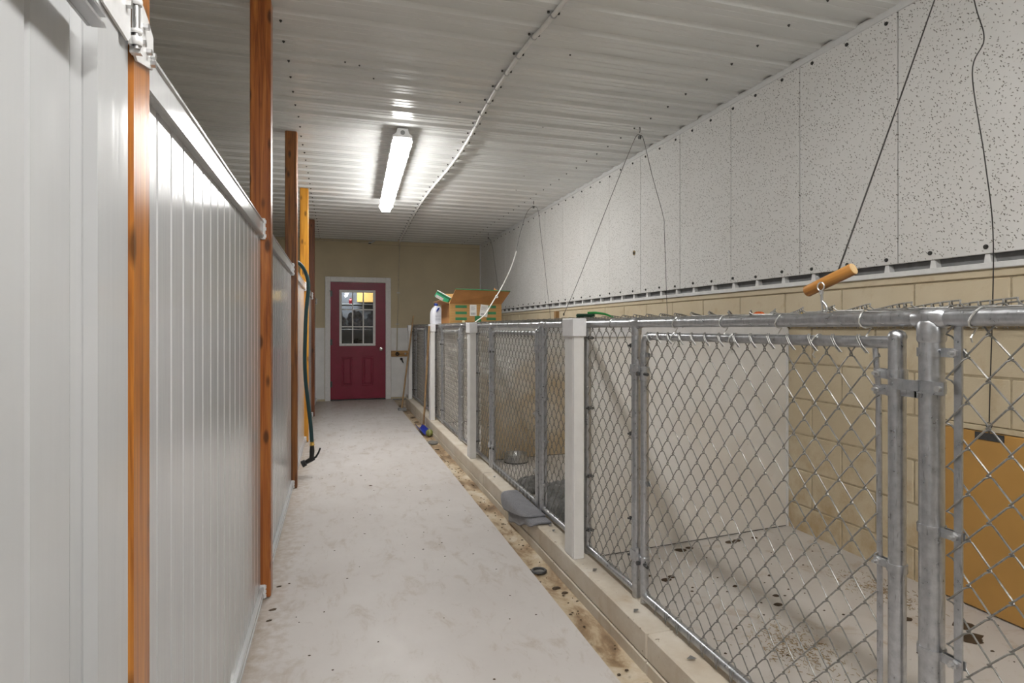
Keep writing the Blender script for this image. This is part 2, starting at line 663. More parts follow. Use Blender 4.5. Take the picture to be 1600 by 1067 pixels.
# acoustic tiles
tm = MB().box(-.009, .009, -.3025, .3025, 0, 1.188, .002).mesh('tile', 'acoustic_tile')
y0 = 2.137 - .61 * 4
for k in range(19):
    y = y0 + .61 * k + .305
    ya, yb = y - .305, min(y + .305, YF - .03)
    if yb - ya < .03:
        break
    inst('tile', tm, (XR - .008 + random.uniform(-.0015, .0015), (ya + yb) / 2, 1.540), wr, scale=(1, (yb - ya) / .61, 1))
scr = MB()
k = 0
y = .37
while y < YF - .1:
    for z in ((2.702,), (1.566,)):
        zz = z[0] + random.uniform(-.006, .006)
        yy = y + random.uniform(-.01, .01)
        scr.cyl((XR - .0172, yy, zz), (XR - .021, yy, zz), .0095, 12)
        scr.cyl((XR - .021, yy, zz), (XR - .026, yy, zz), .006, 6)
    y += .2286
scr.build('washer_screws', 'screw_dark', wr, stuff=True)
rg = MB().cyl((XR - .0165, 4.69, 1.905), (XR - .021, 4.69, 1.905), .022, 16)
rg.build('old_hole', 'straw', wr)
MB().cyl((XR - .020, 4.69, 1.902), (XR - .0225, 4.69, 1.902), .012, 12).build('hole_core', 'dark_gap', wr)

# ceiling: corrugated sheets
ceil = struct(MB().box(XLL, XR + .2, YB - .1, YF + .1, ZC + .05, ZC + .12).build('ceiling', 'ceiling_back'))
P = .2286


def rib_profile():
    # one period starting at the pan centre: (dy, dz); rib recess goes up
    pr = [(0, 0), (.018, 0), (.022, .003), (.028, .003), (.032, 0), (.064, 0), (.082, .019), (.1463, .019), (.1643, 0), (.1966, 0), (.2006, .003), (.2066, .003), (.2106, 0)]
    return pr


pan0 = 2.885 - P * 25
for s in range(16):
    ya = pan0 + s * 4 * P - .03
    prof = []
    for q in range(4):
        for (dy, dz) in rib_profile():
            prof.append((ya + .03 + q * P + dy, dz))
    prof.append((ya + .03 + 4 * P + .012, .0))
    prof = [(y, z) for y, z in prof if YB - .2 < y < YF + .25]
    if len(prof) < 6:
        continue
    drop = -.0012 * (s % 2)
    x0, x1 = XLL, XR + .02
    vs = [(x, y, ZC + z + drop) for y, z in prof for x in (x0, x1)]
    vs2 = [(x, y, ZC + z + drop + .0012) for y, z in prof for x in (x0, x1)]
    n = len(prof)
    fs = [(2 * i, 2 * i + 1, 2 * i + 3, 2 * i + 2) for i in range(n - 1)]
    m2 = MB().add(vs, fs).add(vs2, fs)
    o = m2.build('ceiling_sheet', 'ceiling_metal', ceil)
    o.data.materials[0] = M['ceiling_metal']
scr = MB()
for k in range(0, 60):
    y = pan0 + k * P
    if not (YB < y < YF - .05):
        continue
    for x in (-2.1, -.262, 2.178):
        yy, xx = y + random.uniform(-.006, .006), x + random.uniform(-.006, .006)
        scr.cyl((xx, yy, ZC + .001), (xx, yy, ZC - .004), .0075, 8)
        scr.cyl((xx, yy, ZC - .004), (xx, yy, ZC - .010), .004, 6)
for (x, y) in ((.05, 3.5), (.13, 3.52), (.22, 3.68), (1.25, 3.05), (1.5, 4.2), (1.8, 5.6), (.8, 3.9), (1.9, 6.2)):
    scr.cyl((x, y, ZC + .001), (x, y, ZC - .005), .005, 6)
scr.build('roof_screws', 'screw_dark', ceil, stuff=True)

# other walls
far = struct(MB().box(XLL, -.17, YF, YF + .14, 0, ZC).box(.91, XR + .2, YF, YF + .14, 0, ZC).box(-.17, .91, YF, YF + .14, 2.11, ZC).build('wall_far', 'tan_paint'))
struct(MB().box(XLL - .15, XLL, YB, YF + .14, 0, ZC + .05).build('wall_left', 'back_wall_paint'))
struct(MB().box(XLL, XR + .2, YB - .15, YB, 0, ZC + .05).build('wall_back', 'back_wall_paint'))
MB().box(.925, 1.62, YF - .012, YF, .03, 1.247, .003).build('wainscot_panel', 'wainscot', far)
MB().box(-.62, -.185, YF - .012, YF, .03, 1.247, .003).build('wainscot_panel', 'wainscot', far)
MB().box(.60, XR - .03, YF - .004, YF, 2.69, 2.695).build('paint_seam', 'mortar', far)

# ------------------------------------------------------------------ door
yd = YF
door = thing('door_1', (.368, yd, 0), 'maroon half glass entry door in the tan far wall', 'door')
struct(door)
MB().box(-.178, -.092, yd - .022, yd + .02, 0, 2.12, .005).build('door_casing', 'door_trim', door)
MB().box(.832, .922, yd - .022, yd + .02, 0, 2.12, .005).build('door_casing', 'door_trim', door)
MB().box(-.091, .831, yd - .022, yd + .02, 2.032, 2.12, .005).build('door_casing', 'door_trim', door)
MB().box(-.17, -.094, yd + .02, yd + .14, 0, 2.11).build('door_jamb', 'door_trim', door)
MB().box(.834, .91, yd + .02, yd + .14, 0, 2.11).build('door_jamb', 'door_trim', door)
MB().box(-.094, .834, yd + .02, yd + .14, 2.034, 2.11).build('door_jamb', 'door_trim', door)
MB().box(-.09, .83, yd - .03, yd + .14, .0, .018, .004).build('threshold', 'steel_dark', door)
DX0, DX1, DZ0, DZ1 = -.090, .830, .022, 2.028
WX0, WX1, WZ0, WZ1 = .075, .638, .955, 1.875
leaf = MB()
leaf.box(DX0, DX1, yd + .005, yd + .045, DZ0, WZ0)
leaf.box(DX0, DX1, yd + .005, yd + .045, WZ1, DZ1)
leaf.box(DX0, WX0, yd + .005, yd + .045, WZ0, WZ1)
leaf.box(WX1, DX1, yd + .005, yd + .045, WZ0, WZ1)
leaf = leaf.build('door_leaf', 'door_paint', door)
for px in (.085, .435):
    m2 = MB()
    w, z0, z1 = .19, .245, .75
    for r0, r1, d0, d1 in ((0, .018, .0, .010), (.018, .034, .010, -.002)):
        pass
    m2.box(px, px + w, yd - .005, yd + .010, z0, z0 + .022, .004)
    m2.box(px, px + w, yd - .005, yd + .010, z1 - .022, z1, .004)
    m2.box(px, px + .022, yd - .005, yd + .010, z0 + .022, z1 - .022, .004)
    m2.box(px + w - .022, px + w, yd - .005, yd + .010, z0 + .022, z1 - .022, .004)
    m2.box(px + .036, px + w - .036, yd - .003, yd + .010, z0 + .036, z1 - .036, .010)
    m2.build('raised_panel', 'door_paint', leaf)
wf = MB()
fw = .032
wf.box(WX0 - .022, WX1 + .022, yd - .010, yd + .05, WZ0 - .022, WZ0 + fw - .012, .005)
wf.box(WX0 - .022, WX1 + .022, yd - .010, yd + .05, WZ1 - fw + .012, WZ1 + .022, .005)
wf.box(WX0 - .022, WX0 + fw - .012, yd - .010, yd + .05, WZ0 + fw - .012, WZ1 - fw + .012, .005)
wf.box(WX1 - fw + .012, WX1 + .022, yd - .010, yd + .05, WZ0 + fw - .012, WZ1 - fw + .012, .005)
wfo = wf.build('window_frame', 'door_trim', door)
gx = [WX0 + .02, WX0 + .2, WX0 + .378, WX1 - .02]
gz = [WZ0 + .02, WZ0 + .31, WZ0 + .605, WZ1 - .02]
for x in gx[1:3]:
    MB().box(x - .010, x + .010, yd + .002, yd + .05, WZ0 + .02, WZ1 - .02, .003).build('muntin', 'door_trim', wfo)
for z in gz[1:3]:
    MB().box(WX0 + .02, WX1 - .02, yd + .003, yd + .049, z - .010, z + .010, .003).build('muntin', 'door_trim', wfo)
for i in range(3):
    for j in range(3):
        MB().box(gx[i] + .008, gx[i + 1] - .008, yd + .024, yd + .029, gz[j] + .008, gz[j + 1] - .008).build('pane', 'glass', wfo)
kn = MB().lathe([(.032, 0), (.032, .006), (.012, .010), (.012, .03), (.024, .036), (.030, .05), (.026, .062), (.010, .068)], (0, 0, 0), 20, 'y')
kn.v = [(p[0] + .755, yd + .005 - p[1], p[2] + .875) for p in kn.v]
kn.build('door_knob', 'knob_steel', door, smooth=40)
for z in (.28, 1.0, 1.83):
    MB().cyl((-.091, yd - .012, z - .05), (-.091, yd - .012, z + .05), .008, 10).box(-.10, -.06, yd - .003, yd + .004, z - .05, z + .05).build('door_hinge', 'steel_dark', door, smooth=40)
m2 = MB().box(-.112, -.06, yd - .026, yd - .018, 1.868, 1.876)
m2.build('door_hook', 'screw_dark', door)

# the room behind the door, seen through its panes
struct(MB().box(-1.2, 2.2, YF + .14, 12.9, -.12, 0).box(-1.2, 2.2, 12.9, 13.0, 0, ZC).box(-1.3, -1.2, YF + .14, 13, 0, ZC).box(2.2, 2.3, YF + .14, 13, 0, ZC).box(-1.2, 2.2, YF + .14, 13, ZC, ZC + .1).build('wall_store', 'dim_wall'))
lo = thing('store_lamp', (.22, 12.2, 2.5), 'bright lamp seen through the top left door pane', 'lamp')
MB().box(-.02, .46, 11.9, 12.5, 2.45, 2.6, .01).build('lamp_body', 'trim_white', lo)
MB().box(.0, .44, 11.92, 12.48, 2.43, 2.45, .005).build('lamp_lens', 'room_lamp', lo)
o = MB().box(.42, 1.15, 12.70, 12.75, 1.78, 2.3, .01)
o.box(.44, 1.13, 12.69, 12.70, 2.03, 2.04)
tag(o.build('yellow_board', 'board_yellow'), 'yellow board seen through the top right door panes', 'board')
sh = thing('store_shelf', (.4, 12.3, 0), 'dark shelf unit behind the glass of the maroon door', 'shelf')
for z in (.65, 1.22, 1.72):
    MB().box(-.4, 1.4, 12.1, 12.7, z - .02, z, .004).build('shelf_board', 'steel_dark', sh)
for x in (-.4, .5, 1.36):
    MB().box(x, x + .03, 12.1, 12.13, 0, 1.76).build('shelf_upright', 'steel_dark', sh)


def lump(c, r, mat, name, seed, sq=.8, amp=.25, parent=None):
    bm = bmesh.new()
    bmesh.ops.create_icosphere(bm, subdivisions=4, radius=1.0)
    for v in bm.verts:
        d = v.co.normalized()
        k = 1 + amp * noise.fractal(d * 2.3 + Vector((seed, seed, 0)), .8, 2.0, 4) + .06 * math.sin(d.z * 9 + 5 * noise.noise(d * 2 + Vector((seed, 0, 0))))
        p = d * k
        z = p.z
        if z < -.75:
            z = -.75
        v.co = Vector((c[0] + p.x * r[0], c[1] + p.y * r[1], c[2] + (z + .75) * r[2]))
    bm.verts.index_update()
    m = MB().add([v.co[:] for v in bm.verts], [[v.index for v in f.verts] for f in bm.faces])
    bm.free()
    return m.build(name, mat, parent, smooth=80)


bags = [(0.02, 1.22, 'bag_blue', 'crumpled bluish bag on the shelf behind the left middle door pane'),
        (.38, 1.22, 'bag_blue', 'crumpled bluish bag on the shelf behind the centre door pane'),
        (.78, 1.22, 'bag_blue', 'crumpled bluish bag on the shelf behind the right middle door pane'),
        (.0, .65, 'bag_dark', 'dark shiny bag on the shelf behind the lower left door pane'),
        (.40, .65, 'bag_dark', 'dark shiny bag on the shelf behind the lower centre door pane'),
        (.82, .65, 'bag_dark', 'dark shiny bag on the shelf behind the lower right door pane')]
for i, (x, z, mt, lb) in enumerate(bags):
    tag(lump((x, 12.36, z), (.155, .2, .2), mt, 'stored_bag', i * 3.7, amp=.35), lb, 'bag', 'bags on the shelf behind the door')
o = MB().lathe([(.03, 0), (.035, .02), (.035, .08), (.015, .10), (.015, .12)], (.28, 12.2, 1.72), 14)
tag(o.build('red_bottle', 'red_plastic', smooth=40), 'small red bottle on the top shelf behind the door glass', 'bottle')

# ------------------------------------------------------------------ left side: posts and vinyl panels
PY = [0.99, 2.905, 4.83, 6.755, 8.68]
plab = ['glossy orange brown post nearest the camera beside the white gate', 'tall orange brown post with a column of dark knots, second from the camera',
        'dark brown stained post third from the camera, just before the green hose', 'bright yellow orange post behind the green hose',
        'dark reddish brown post farthest from the camera near the door']
for i, y in enumerate(PY):
    m2 = MB().box(-.376, -.287, y, y + .089, 0.002, ZC - .002, .006)
    o = m2.build('wooden_post', 'post_wood_' + 'abcde'[i], origin=(-.33, y + .045, 0))
    tag(o, plab[i], 'post', 'wooden posts along the vinyl partition')
# little brackets at post tops
for y in PY[1:]:
    pass

bw = .1043
board = MB()
# hollow-looking tongue and groove board: bevelled vertical edges
c = .007
poly = [(XL - .022, -bw / 2 + .0006), (XL - c, -bw / 2 + .0006), (XL, -bw / 2 + c), (XL, bw / 2 - c), (XL - c, bw / 2 - .0006), (XL - .022, bw / 2 - .0006)]
board.prism(poly, 0, 1.612, 'z')
board_me = board.mesh('board', 'vinyl', (0, 0, 0))
flab = ['white vinyl panel between the two nearest wooden posts', 'white vinyl panel between the second and third posts from the camera',
        'white vinyl panel behind the hanging green hose', 'white vinyl panel between the yellow orange post and the farthest post',
        'white vinyl panel between the farthest post and the far wall']


def rail_mesh(y0, y1, z0, z1, x0, x1, lip=.004):
    # extruded rail with small ridges along both edges of the corridor face
    h = z1 - z0
    pr = [(x0, z0), (x1 - .004, z0), (x1, z0 + .004), (x1, z0 + .010), (x1 - lip, z0 + .013), (x1 - lip, z1 - .013), (x1, z1 - .010), (x1, z1 - .004), (x1 - .004, z1), (x0, z1)]
    return MB().prism(pr, y0, y1, 'y')


ends = PY[1:] + [YF]
for i, y in enumerate(PY):
    ya, yb = y + .089, ends[i]
    t_ = thing('fence_panel', (XL, (ya + yb) / 2, 0), flab[i], 'fence panel', 'white vinyl panels along the corridor')
    rail_mesh(ya + .001, yb - .001, 1.652, 1.728, XL - .045, XL + .016).build('top_rail', 'vinyl', t_)
    rail_mesh(ya + .001, yb - .001, .012, .058, XL - .045, XL + .016).build('bottom_rail', 'vinyl', t_)
    nb = int(round((yb - ya) / bw))
    st = (yb - ya) / nb
    for k in range(nb):
        inst('board', board_me, (0, ya + st * (k + .5), .048), t_, scale=(1, st / bw, 1))
    for z0, z1 in ((1.642, 1.738), (.004, .066)):
        m2 = MB().box(XL - .05, XL + .021, yb - .012, yb - .0005, z0, z1, .002)
        for q in range(3):
            zz = z0 + (z1 - z0) * (q + .5) / 3
            m2.box(XL + .021, XL + .025, yb - .010, yb - .003, zz - .007, zz + .007)
        m2.build('rail_bracket', 'pvc_white', t_)

# near gate
g = thing('vinyl_gate', (-.31, .5, .02), 'tall white vinyl gate at the left edge of the picture', 'gate')
XG = -.298
gboard = MB().prism([(XG - .022, -bw / 2 + .0006), (XG - .005, -bw / 2 + .0006), (XG, -bw / 2 + .006), (XG, bw / 2 - .006), (XG - .005, bw / 2 - .0006), (XG - .022, bw / 2 - .0006)], .06, 1.80, 'z').mesh('board', 'vinyl')
for k in range(8):
    inst('board', gboard, (0, .812 - bw / 2 - bw * k, .02), g)
MB().prism([(XG - .022, .8126), (XG - .002, .8126), (XG - .002, .846), (XG - .022, .846)], .08, 1.82, 'z').build('board_edge', 'vinyl', g)
MB().prism([(XG - .03, .846), (XG, .846), (XG + .013, .852), (XG + .013, .925), (XG + .009, .929), (XG + .009, .977), (XG + .004, .983), (XG - .03, .983)], .03, 1.87, 'z').build('gate_stile', 'vinyl', g)
MB().box(XG - .03, XG + .012, -.11, -.025, .03, 1.87, .004).build('gate_stile', 'vinyl', g)
MB().box(XG - .03, XG + .012, -.024, .845, 1.82, 1.87, .004).build('gate_rail', 'vinyl', g)
MB().box(XG - .03, XG + .012, -.024, .845, .03, .08, .004).build('gate_rail', 'vinyl', g)
m2 = MB().box(XG + .014, XG + .019, .45, .815, 1.595, 1.612, .001).box(XG + .019, XG + .034, .45, .815, 1.595, 1.599).box(XG + .019, XG + .034, .45, .815, 1.608, 1.612)
m2.build('brace_bar', 'hinge_steel', g)
MB().box(XG, XG + .0145, .60, .62, 1.597, 1.61).build('brace_stud', 'hinge_steel', g)
# hinge
MB().prism([(.845, 1.66), (.860, 1.648), (.952, 1.642), (.962, 1.652), (.962, 1.742), (.855, 1.735)], XG + .0135, XG + .017).build('hinge_leaf', 'hinge_white', g)
hp = MB().prism([(.985, 1.641), (1.000, 1.634), (1.076, 1.652), (1.079, 1.66), (1.079, 1.705), (1.050, 1.722), (.985, 1.745)], -.2865, -.283)
hp.box(-.2865, -.272, .975, .986, 1.636, 1.648)
hp.build('hinge_plate', 'hinge_white', g)
MB().cyl((-.276, .972, 1.640), (-.276, .972, 1.745), .0042, 12).build('hinge_pin', 'steel', g, smooth=40)
for z0, z1 in ((1.645, 1.657), (1.662, 1.668), (1.703, 1.712)):
    MB().lathe([(.0065, z0), (.0075, z0 + .002), (.0075, z1 - .002), (.0065, z1)], (-.276, .972, 0), 16).box(-.286, -.276, .967, .977, z0, z1).build('hinge_knuckle', 'hinge_white', g, smooth=40)
for (x, y, z) in ((XG + .017, .893, 1.682), (XG + .017, .945, 1.69), (-.283, 1.015, 1.668), (-.283, 1.045, 1.668), (-.283, 1.066, 1.671), (-.283, 1.066, 1.658), (-.283, 1.03, 1.70)):
    MB().cyl((x, y, z), (x + .007, y, z), .0055, 6).build('bolt', 'steel', g)

# ------------------------------------------------------------------ lamps
def fixture(cx, cy, ang, L, label):
    f = thing('strip_light', (cx, cy, 2.60), label, 'light', 'fluorescent strip lights on the ceiling')
    R = Matrix.Translation((cx, cy, 0)) @ Matrix.Rotation(ang, 4, 'Z')
    hl = L / 2
    # housing, trapezoid section
    pr = [(-.040, ZC - .012), (.040, ZC - .012), (.046, ZC - .045), (.074, ZC - .066), (.076, ZC - .102), (.0675, ZC - .102), (.0675, ZC - .080), (-.0675, ZC - .080), (-.0675, ZC - .102), (-.076, ZC - .102), (-.074, ZC - .066), (-.046, ZC - .045)]
    MB().prism(pr, -hl, hl, 'y').xform(R).build('housing', 'pvc_white', f)
    pr = [(-.067, ZC - .0805), (.067, ZC - .0805), (.067, ZC - .104), (.046, ZC - .152), (-.046, ZC - .152), (-.067, ZC - .104)]
    n = len(pr)
    prof = []
    for (yy, s) in ((-hl + .004, .80), (-hl + .03, 1.0), (hl - .03, 1.0), (hl - .004, .80)):
        prof.append([(p[0] * s, yy, ZC - .0805 + (p[1] - ZC + .0805) * s) for p in pr])
    vs = [p for r in prof for p in r]
    fs = [(i * n + k, i * n + (k + 1) % n, (i + 1) * n + (k + 1) % n, (i + 1) * n + k) for i in range(3) for k in range(n)]
    fs += [tuple(range(n)), tuple(3 * n + k for k in range(n))]
    MB().add(vs, fs).xform(R).build('diffuser', 'lamp_diffuser', f, smooth=30)
    for sgn in (-1, 1):
        MB().cyl((0, sgn * hl, ZC - .045), (0, sgn * (hl + .006), ZC - .045), .017, 16).xform(R).build('knockout_plug', 'gap_grey', f, smooth=40)
        MB().box(-.06, .06, sgn * (hl - .2) - .02, sgn * (hl - .2) + .02, ZC - .012, ZC + .0, .002).xform(R).build('mount_bracket', 'steel', f)
    k = int(L / .27)
    for q in range(k):
        yy = -hl + .12 + q * (L - .24) / (k - 1)
        for s in (-1, 1):
            MB().box(s * .0775 - .002, s * .0775 + .002, yy - .012, yy + .012, ZC - .108, ZC - .074, .001).xform(R).build('clip', 'pvc_white', f)
    return f


fixture(.522, 5.80, -.030, 2.60, 'bright fluorescent strip light on the ceiling before the maroon door')
fixture(.45, .15, 0.0, 2.60, 'fluorescent strip light on the ceiling above the camera')
fixture(.42, -4.4, 0.0, 2.60, 'added fill strip light, unseen on the ceiling behind the camera')  # unseen fixture added to give more frontal fill light down the corridor

# ------------------------------------------------------------------ conduit on the ceiling
cp = [(1.06, -1.0, 2.742), (1.02, 1.2, 2.742), (1.007, 2.54, 2.742), (.972, 3.0, 2.742), (.966, 3.48, 2.742), (.979, 3.92, 2.742), (1.004, 4.39, 2.742), (1.02, 4.89, 2.742), (1.016, 5.52, 2.742),
      (.985, 6.49, 2.742), (.985, 7.6, 2.742), (1.02, 9.13, 2.742), (1.06, 10.30, 2.742), (1.065, 10.44, 2.715), (1.068, 10.478, 2.66), (1.06, 10.482, 2.3), (1.045, 10.482, 1.7), (1.03, 10.474, 1.25), (1.025, 10.466, .95), (1.02, 10.466, .83)]
cd = thing('cable_conduit', (1.0, 4.0, 2.74), 'thin white cable conduit clipped along the corrugated ceiling', 'conduit')
n0 = 13
MB().tube(smooth_path(cp[:n0 + 2], 8), .0125, 10).build('conduit_run', 'conduit_white', cd, smooth=60)
MB().tube(smooth_path(cp[n0:], 8), .0085, 8).build('wall_run', 'cream_pipe', cd, smooth=60)
MB().tube([(1.03, 10.25, 2.742), (1.06, 10.36, 2.74), (1.066, 10.45, 2.70), (1.067, 10.475, 2.63)], .017, 10).build('elbow', 'cream_pipe', cd, smooth=60)
path = smooth_path(cp[:n0], 40)
yk = 2.885 - P * 20
for k in range(0, 60):
    y = yk + k * P
    if y < -.8 or y > 10.25:
        continue
    pt = min(path, key=lambda p: abs(p.y - y))
    m2 = MB()
    pts = [(pt.x + .0145 * math.cos(a), y, pt.z + .0145 * math.sin(a)) for a in [math.pi + math.pi * q / 8 for q in range(9)]]
    m2.tube([(pt.x - .0145, y, ZC)] + pts + [(pt.x + .0145, y, ZC)], .0032, 5)
    m2.box(pt.x - .034, pt.x + .034, y - .008, y + .008, ZC - .003, ZC, .0)
    m2.build('strap', 'steel', cd)
    for s in (-1, 1):
        MB().cyl((pt.x + s * .026, y, ZC), (pt.x + s * .026, y, ZC - .011), .0065, 8).build('strap_screw', 'screw_dark', cd)
for z, x in ((1.86, 1.049), (1.31, 1.031)):
    m2 = MB().box(x - .03, x + .03, YF - .006, YF, z - .008, z + .008).box(x - .011, x + .011, YF - .032, YF - .006, z - .008, z + .008)
    m2.build('strap', 'steel', cd)

# pipe along the top of the far wall
pp = thing('wall_pipe', (.2, YF - .03, 2.73), 'thin cream pipe along the top of the far wall', 'pipe')
MB().cyl((-1.6, YF - .03, 2.735), (.56, YF - .03, 2.725), .012, 10).build('pipe_run', 'cream_pipe', pp, smooth=60)
MB().tube([(.54, YF - .03, 2.725), (.60, YF - .03, 2.728), (.63, YF - .03, 2.75), (.64, YF - .03, ZC)], .016, 10).build('pipe_elbow', 'steel', pp, smooth=60)
MB().cyl((.56, YF - .03, 2.70), (.56, YF - .03, 2.725), .012, 8).box(.535, .585, YF - .012, YF, 2.70, 2.74).build('pipe_clamp', 'steel_dark', pp)

# hook board beside the door
hb = thing('hook_board', (1.07, YF - .02, .79), 'small wooden hook board on the white panel beside the door', 'board')
MB().box(.925, 1.26, YF - .032, YF - .0125, .742, .845, .003).build('wood_board', 'board_wood', hb)
MB().ring((1.03, YF - .055, .79), .026, .008, 'y', 16, 6).cyl((1.03, YF - .032, .80), (1.03, YF - .055, .80), .012, 10).build('black_hook', 'rubber_black', hb, smooth=60)
MB().lathe([(.012, 0), (.012, .02), (.018, .022), (.018, .03)], (1.17, YF - .062, .79), 10, 'y').build('small_screw', 'steel', hb)
kk = thing('black_knob', (1.12, YF - .013, .68), 'small black knob below the wooden hook board', 'knob')
MB().cyl((1.10, YF - .0125, .70), (1.105, YF - .06, .698), .022, 12, .018).build('knob_head', 'rubber_black', kk, smooth=40)
MB().tube([(1.105, YF - .055, .695), (1.12, YF - .05, .66), (1.135, YF - .05, .63)], [.012, .01, .006], 8).build('key_tail', 'rubber_black', kk, smooth=40)

# ------------------------------------------------------------------ chain link
def link_sheet(u0, u1, v0, v1, fn, r=.0019, w=.075, h=.088, d=.0056, sides=5, phase=0):
    """woven mesh: wires run along v in a zigzag, each hooked into its neighbour"""
    m = MB()
    hw, hh = w / 2, h / 2
    nu = max(1, int(round((u1 - u0) / hw)))
    su = (u1 - u0) / nu
    nv = int(round((v1 - v0) / hh))
    sv = (v1 - v0) / nv
    for k in range(nu):
        pts = []
        ua = u0 + k * su
        for j in range(nv + 1):
            right = (j + k + phase) % 2 == 0
            v = v0 + j * sv
            ext = ua + su + .004 if right else ua - .004
            near = ua + su - .0035 if right else ua + .0035
            # crossing from front to back at each bend
            s = 1 if right else -1
            if j > 0:
                pts.append(fn(near, v - .0045, s * d))
            pts.append(fn(ext, v, 0))
            if j < nv:
                pts.append(fn(near, v + .0045, -s * d))
        m.tube(pts, r, sides, cap=False)
    return m


def front(u, v, dn):
    # gentle bulge so the weave is not perfectly flat
    return (XF + dn + .003 * noise.noise((u * 2.1, v * 2.3, 1.0)), u, v)


def roof(u, v, dn):
    k = (u - XF) / (XR - XF)
    return (u, v, 1.2845 - .030 * max(0, k) ** 1.5 + dn + .004 * noise.noise((u * 2.5, v * 2.5, 4.0)))


def band(m, y, z, r, side, hgt=.016, plate=.034):
    """tension band: strap round a vertical pipe with a bolted lug on one side"""
    m.lathe([(r + .0005, z - hgt / 2), (r + .003, z - hgt / 2), (r + .003, z + hgt / 2), (r + .0005, z + hgt / 2)], (XF, y, 0), 16)
    y0, y1 = sorted((y + side * (r - .002), y + side * (r + plate)))
    m.box(XF - .007, XF - .004, y0, y1, z - hgt / 2, z + hgt / 2)
    m.box(XF + .004, XF + .007, y0, y1, z - hgt / 2, z + hgt / 2)
    return m


def bolt(m, y, z):
    m.cyl((XF - .022, y, z), (XF + .018, y, z), .0042, 8)
    m.cyl((XF - .0125, y, z), (XF - .007, y, z), .0085, 6)
    m.lathe([(.009, 0), (.008, .004), (.003, .006)], (XF + .007, y, z), 10, 'x')
    return m


def pipe(y, z0, z1, r, dome=False):
    pr = [(r, z0), (r, z1)]
    if dome:
        pr = [(r, z0), (r, z1 - .012), (r + .0012, z1 - .012), (r + .0012, z1 - .006), (r * .85, z1 + .002), (r * .5, z1 + .006), (r * .15, z1 + .0075)]
    return MB().lathe(pr, (XF, y, 0), 20)


def tie(m, y, zc, r, slant=.02):
    # aluminium wire twisted round a rail
    pts = []
    for q in range(13):
        a = 2 * math.pi * q / 12 - 1.2
        pts.append((XF + (r + .0025) * math.cos(a), y + slant * (q / 12 - .5) + .004 * math.sin(2 * a), zc + (r + .0025) * math.sin(a)))
    pts.append((XF - .006, y + slant * .5, zc - r - .022))
    pts.append((XF + .004, y + slant * .5 + .004, zc - r - .030))
    m.tube(pts, .0019, 5)
    return m


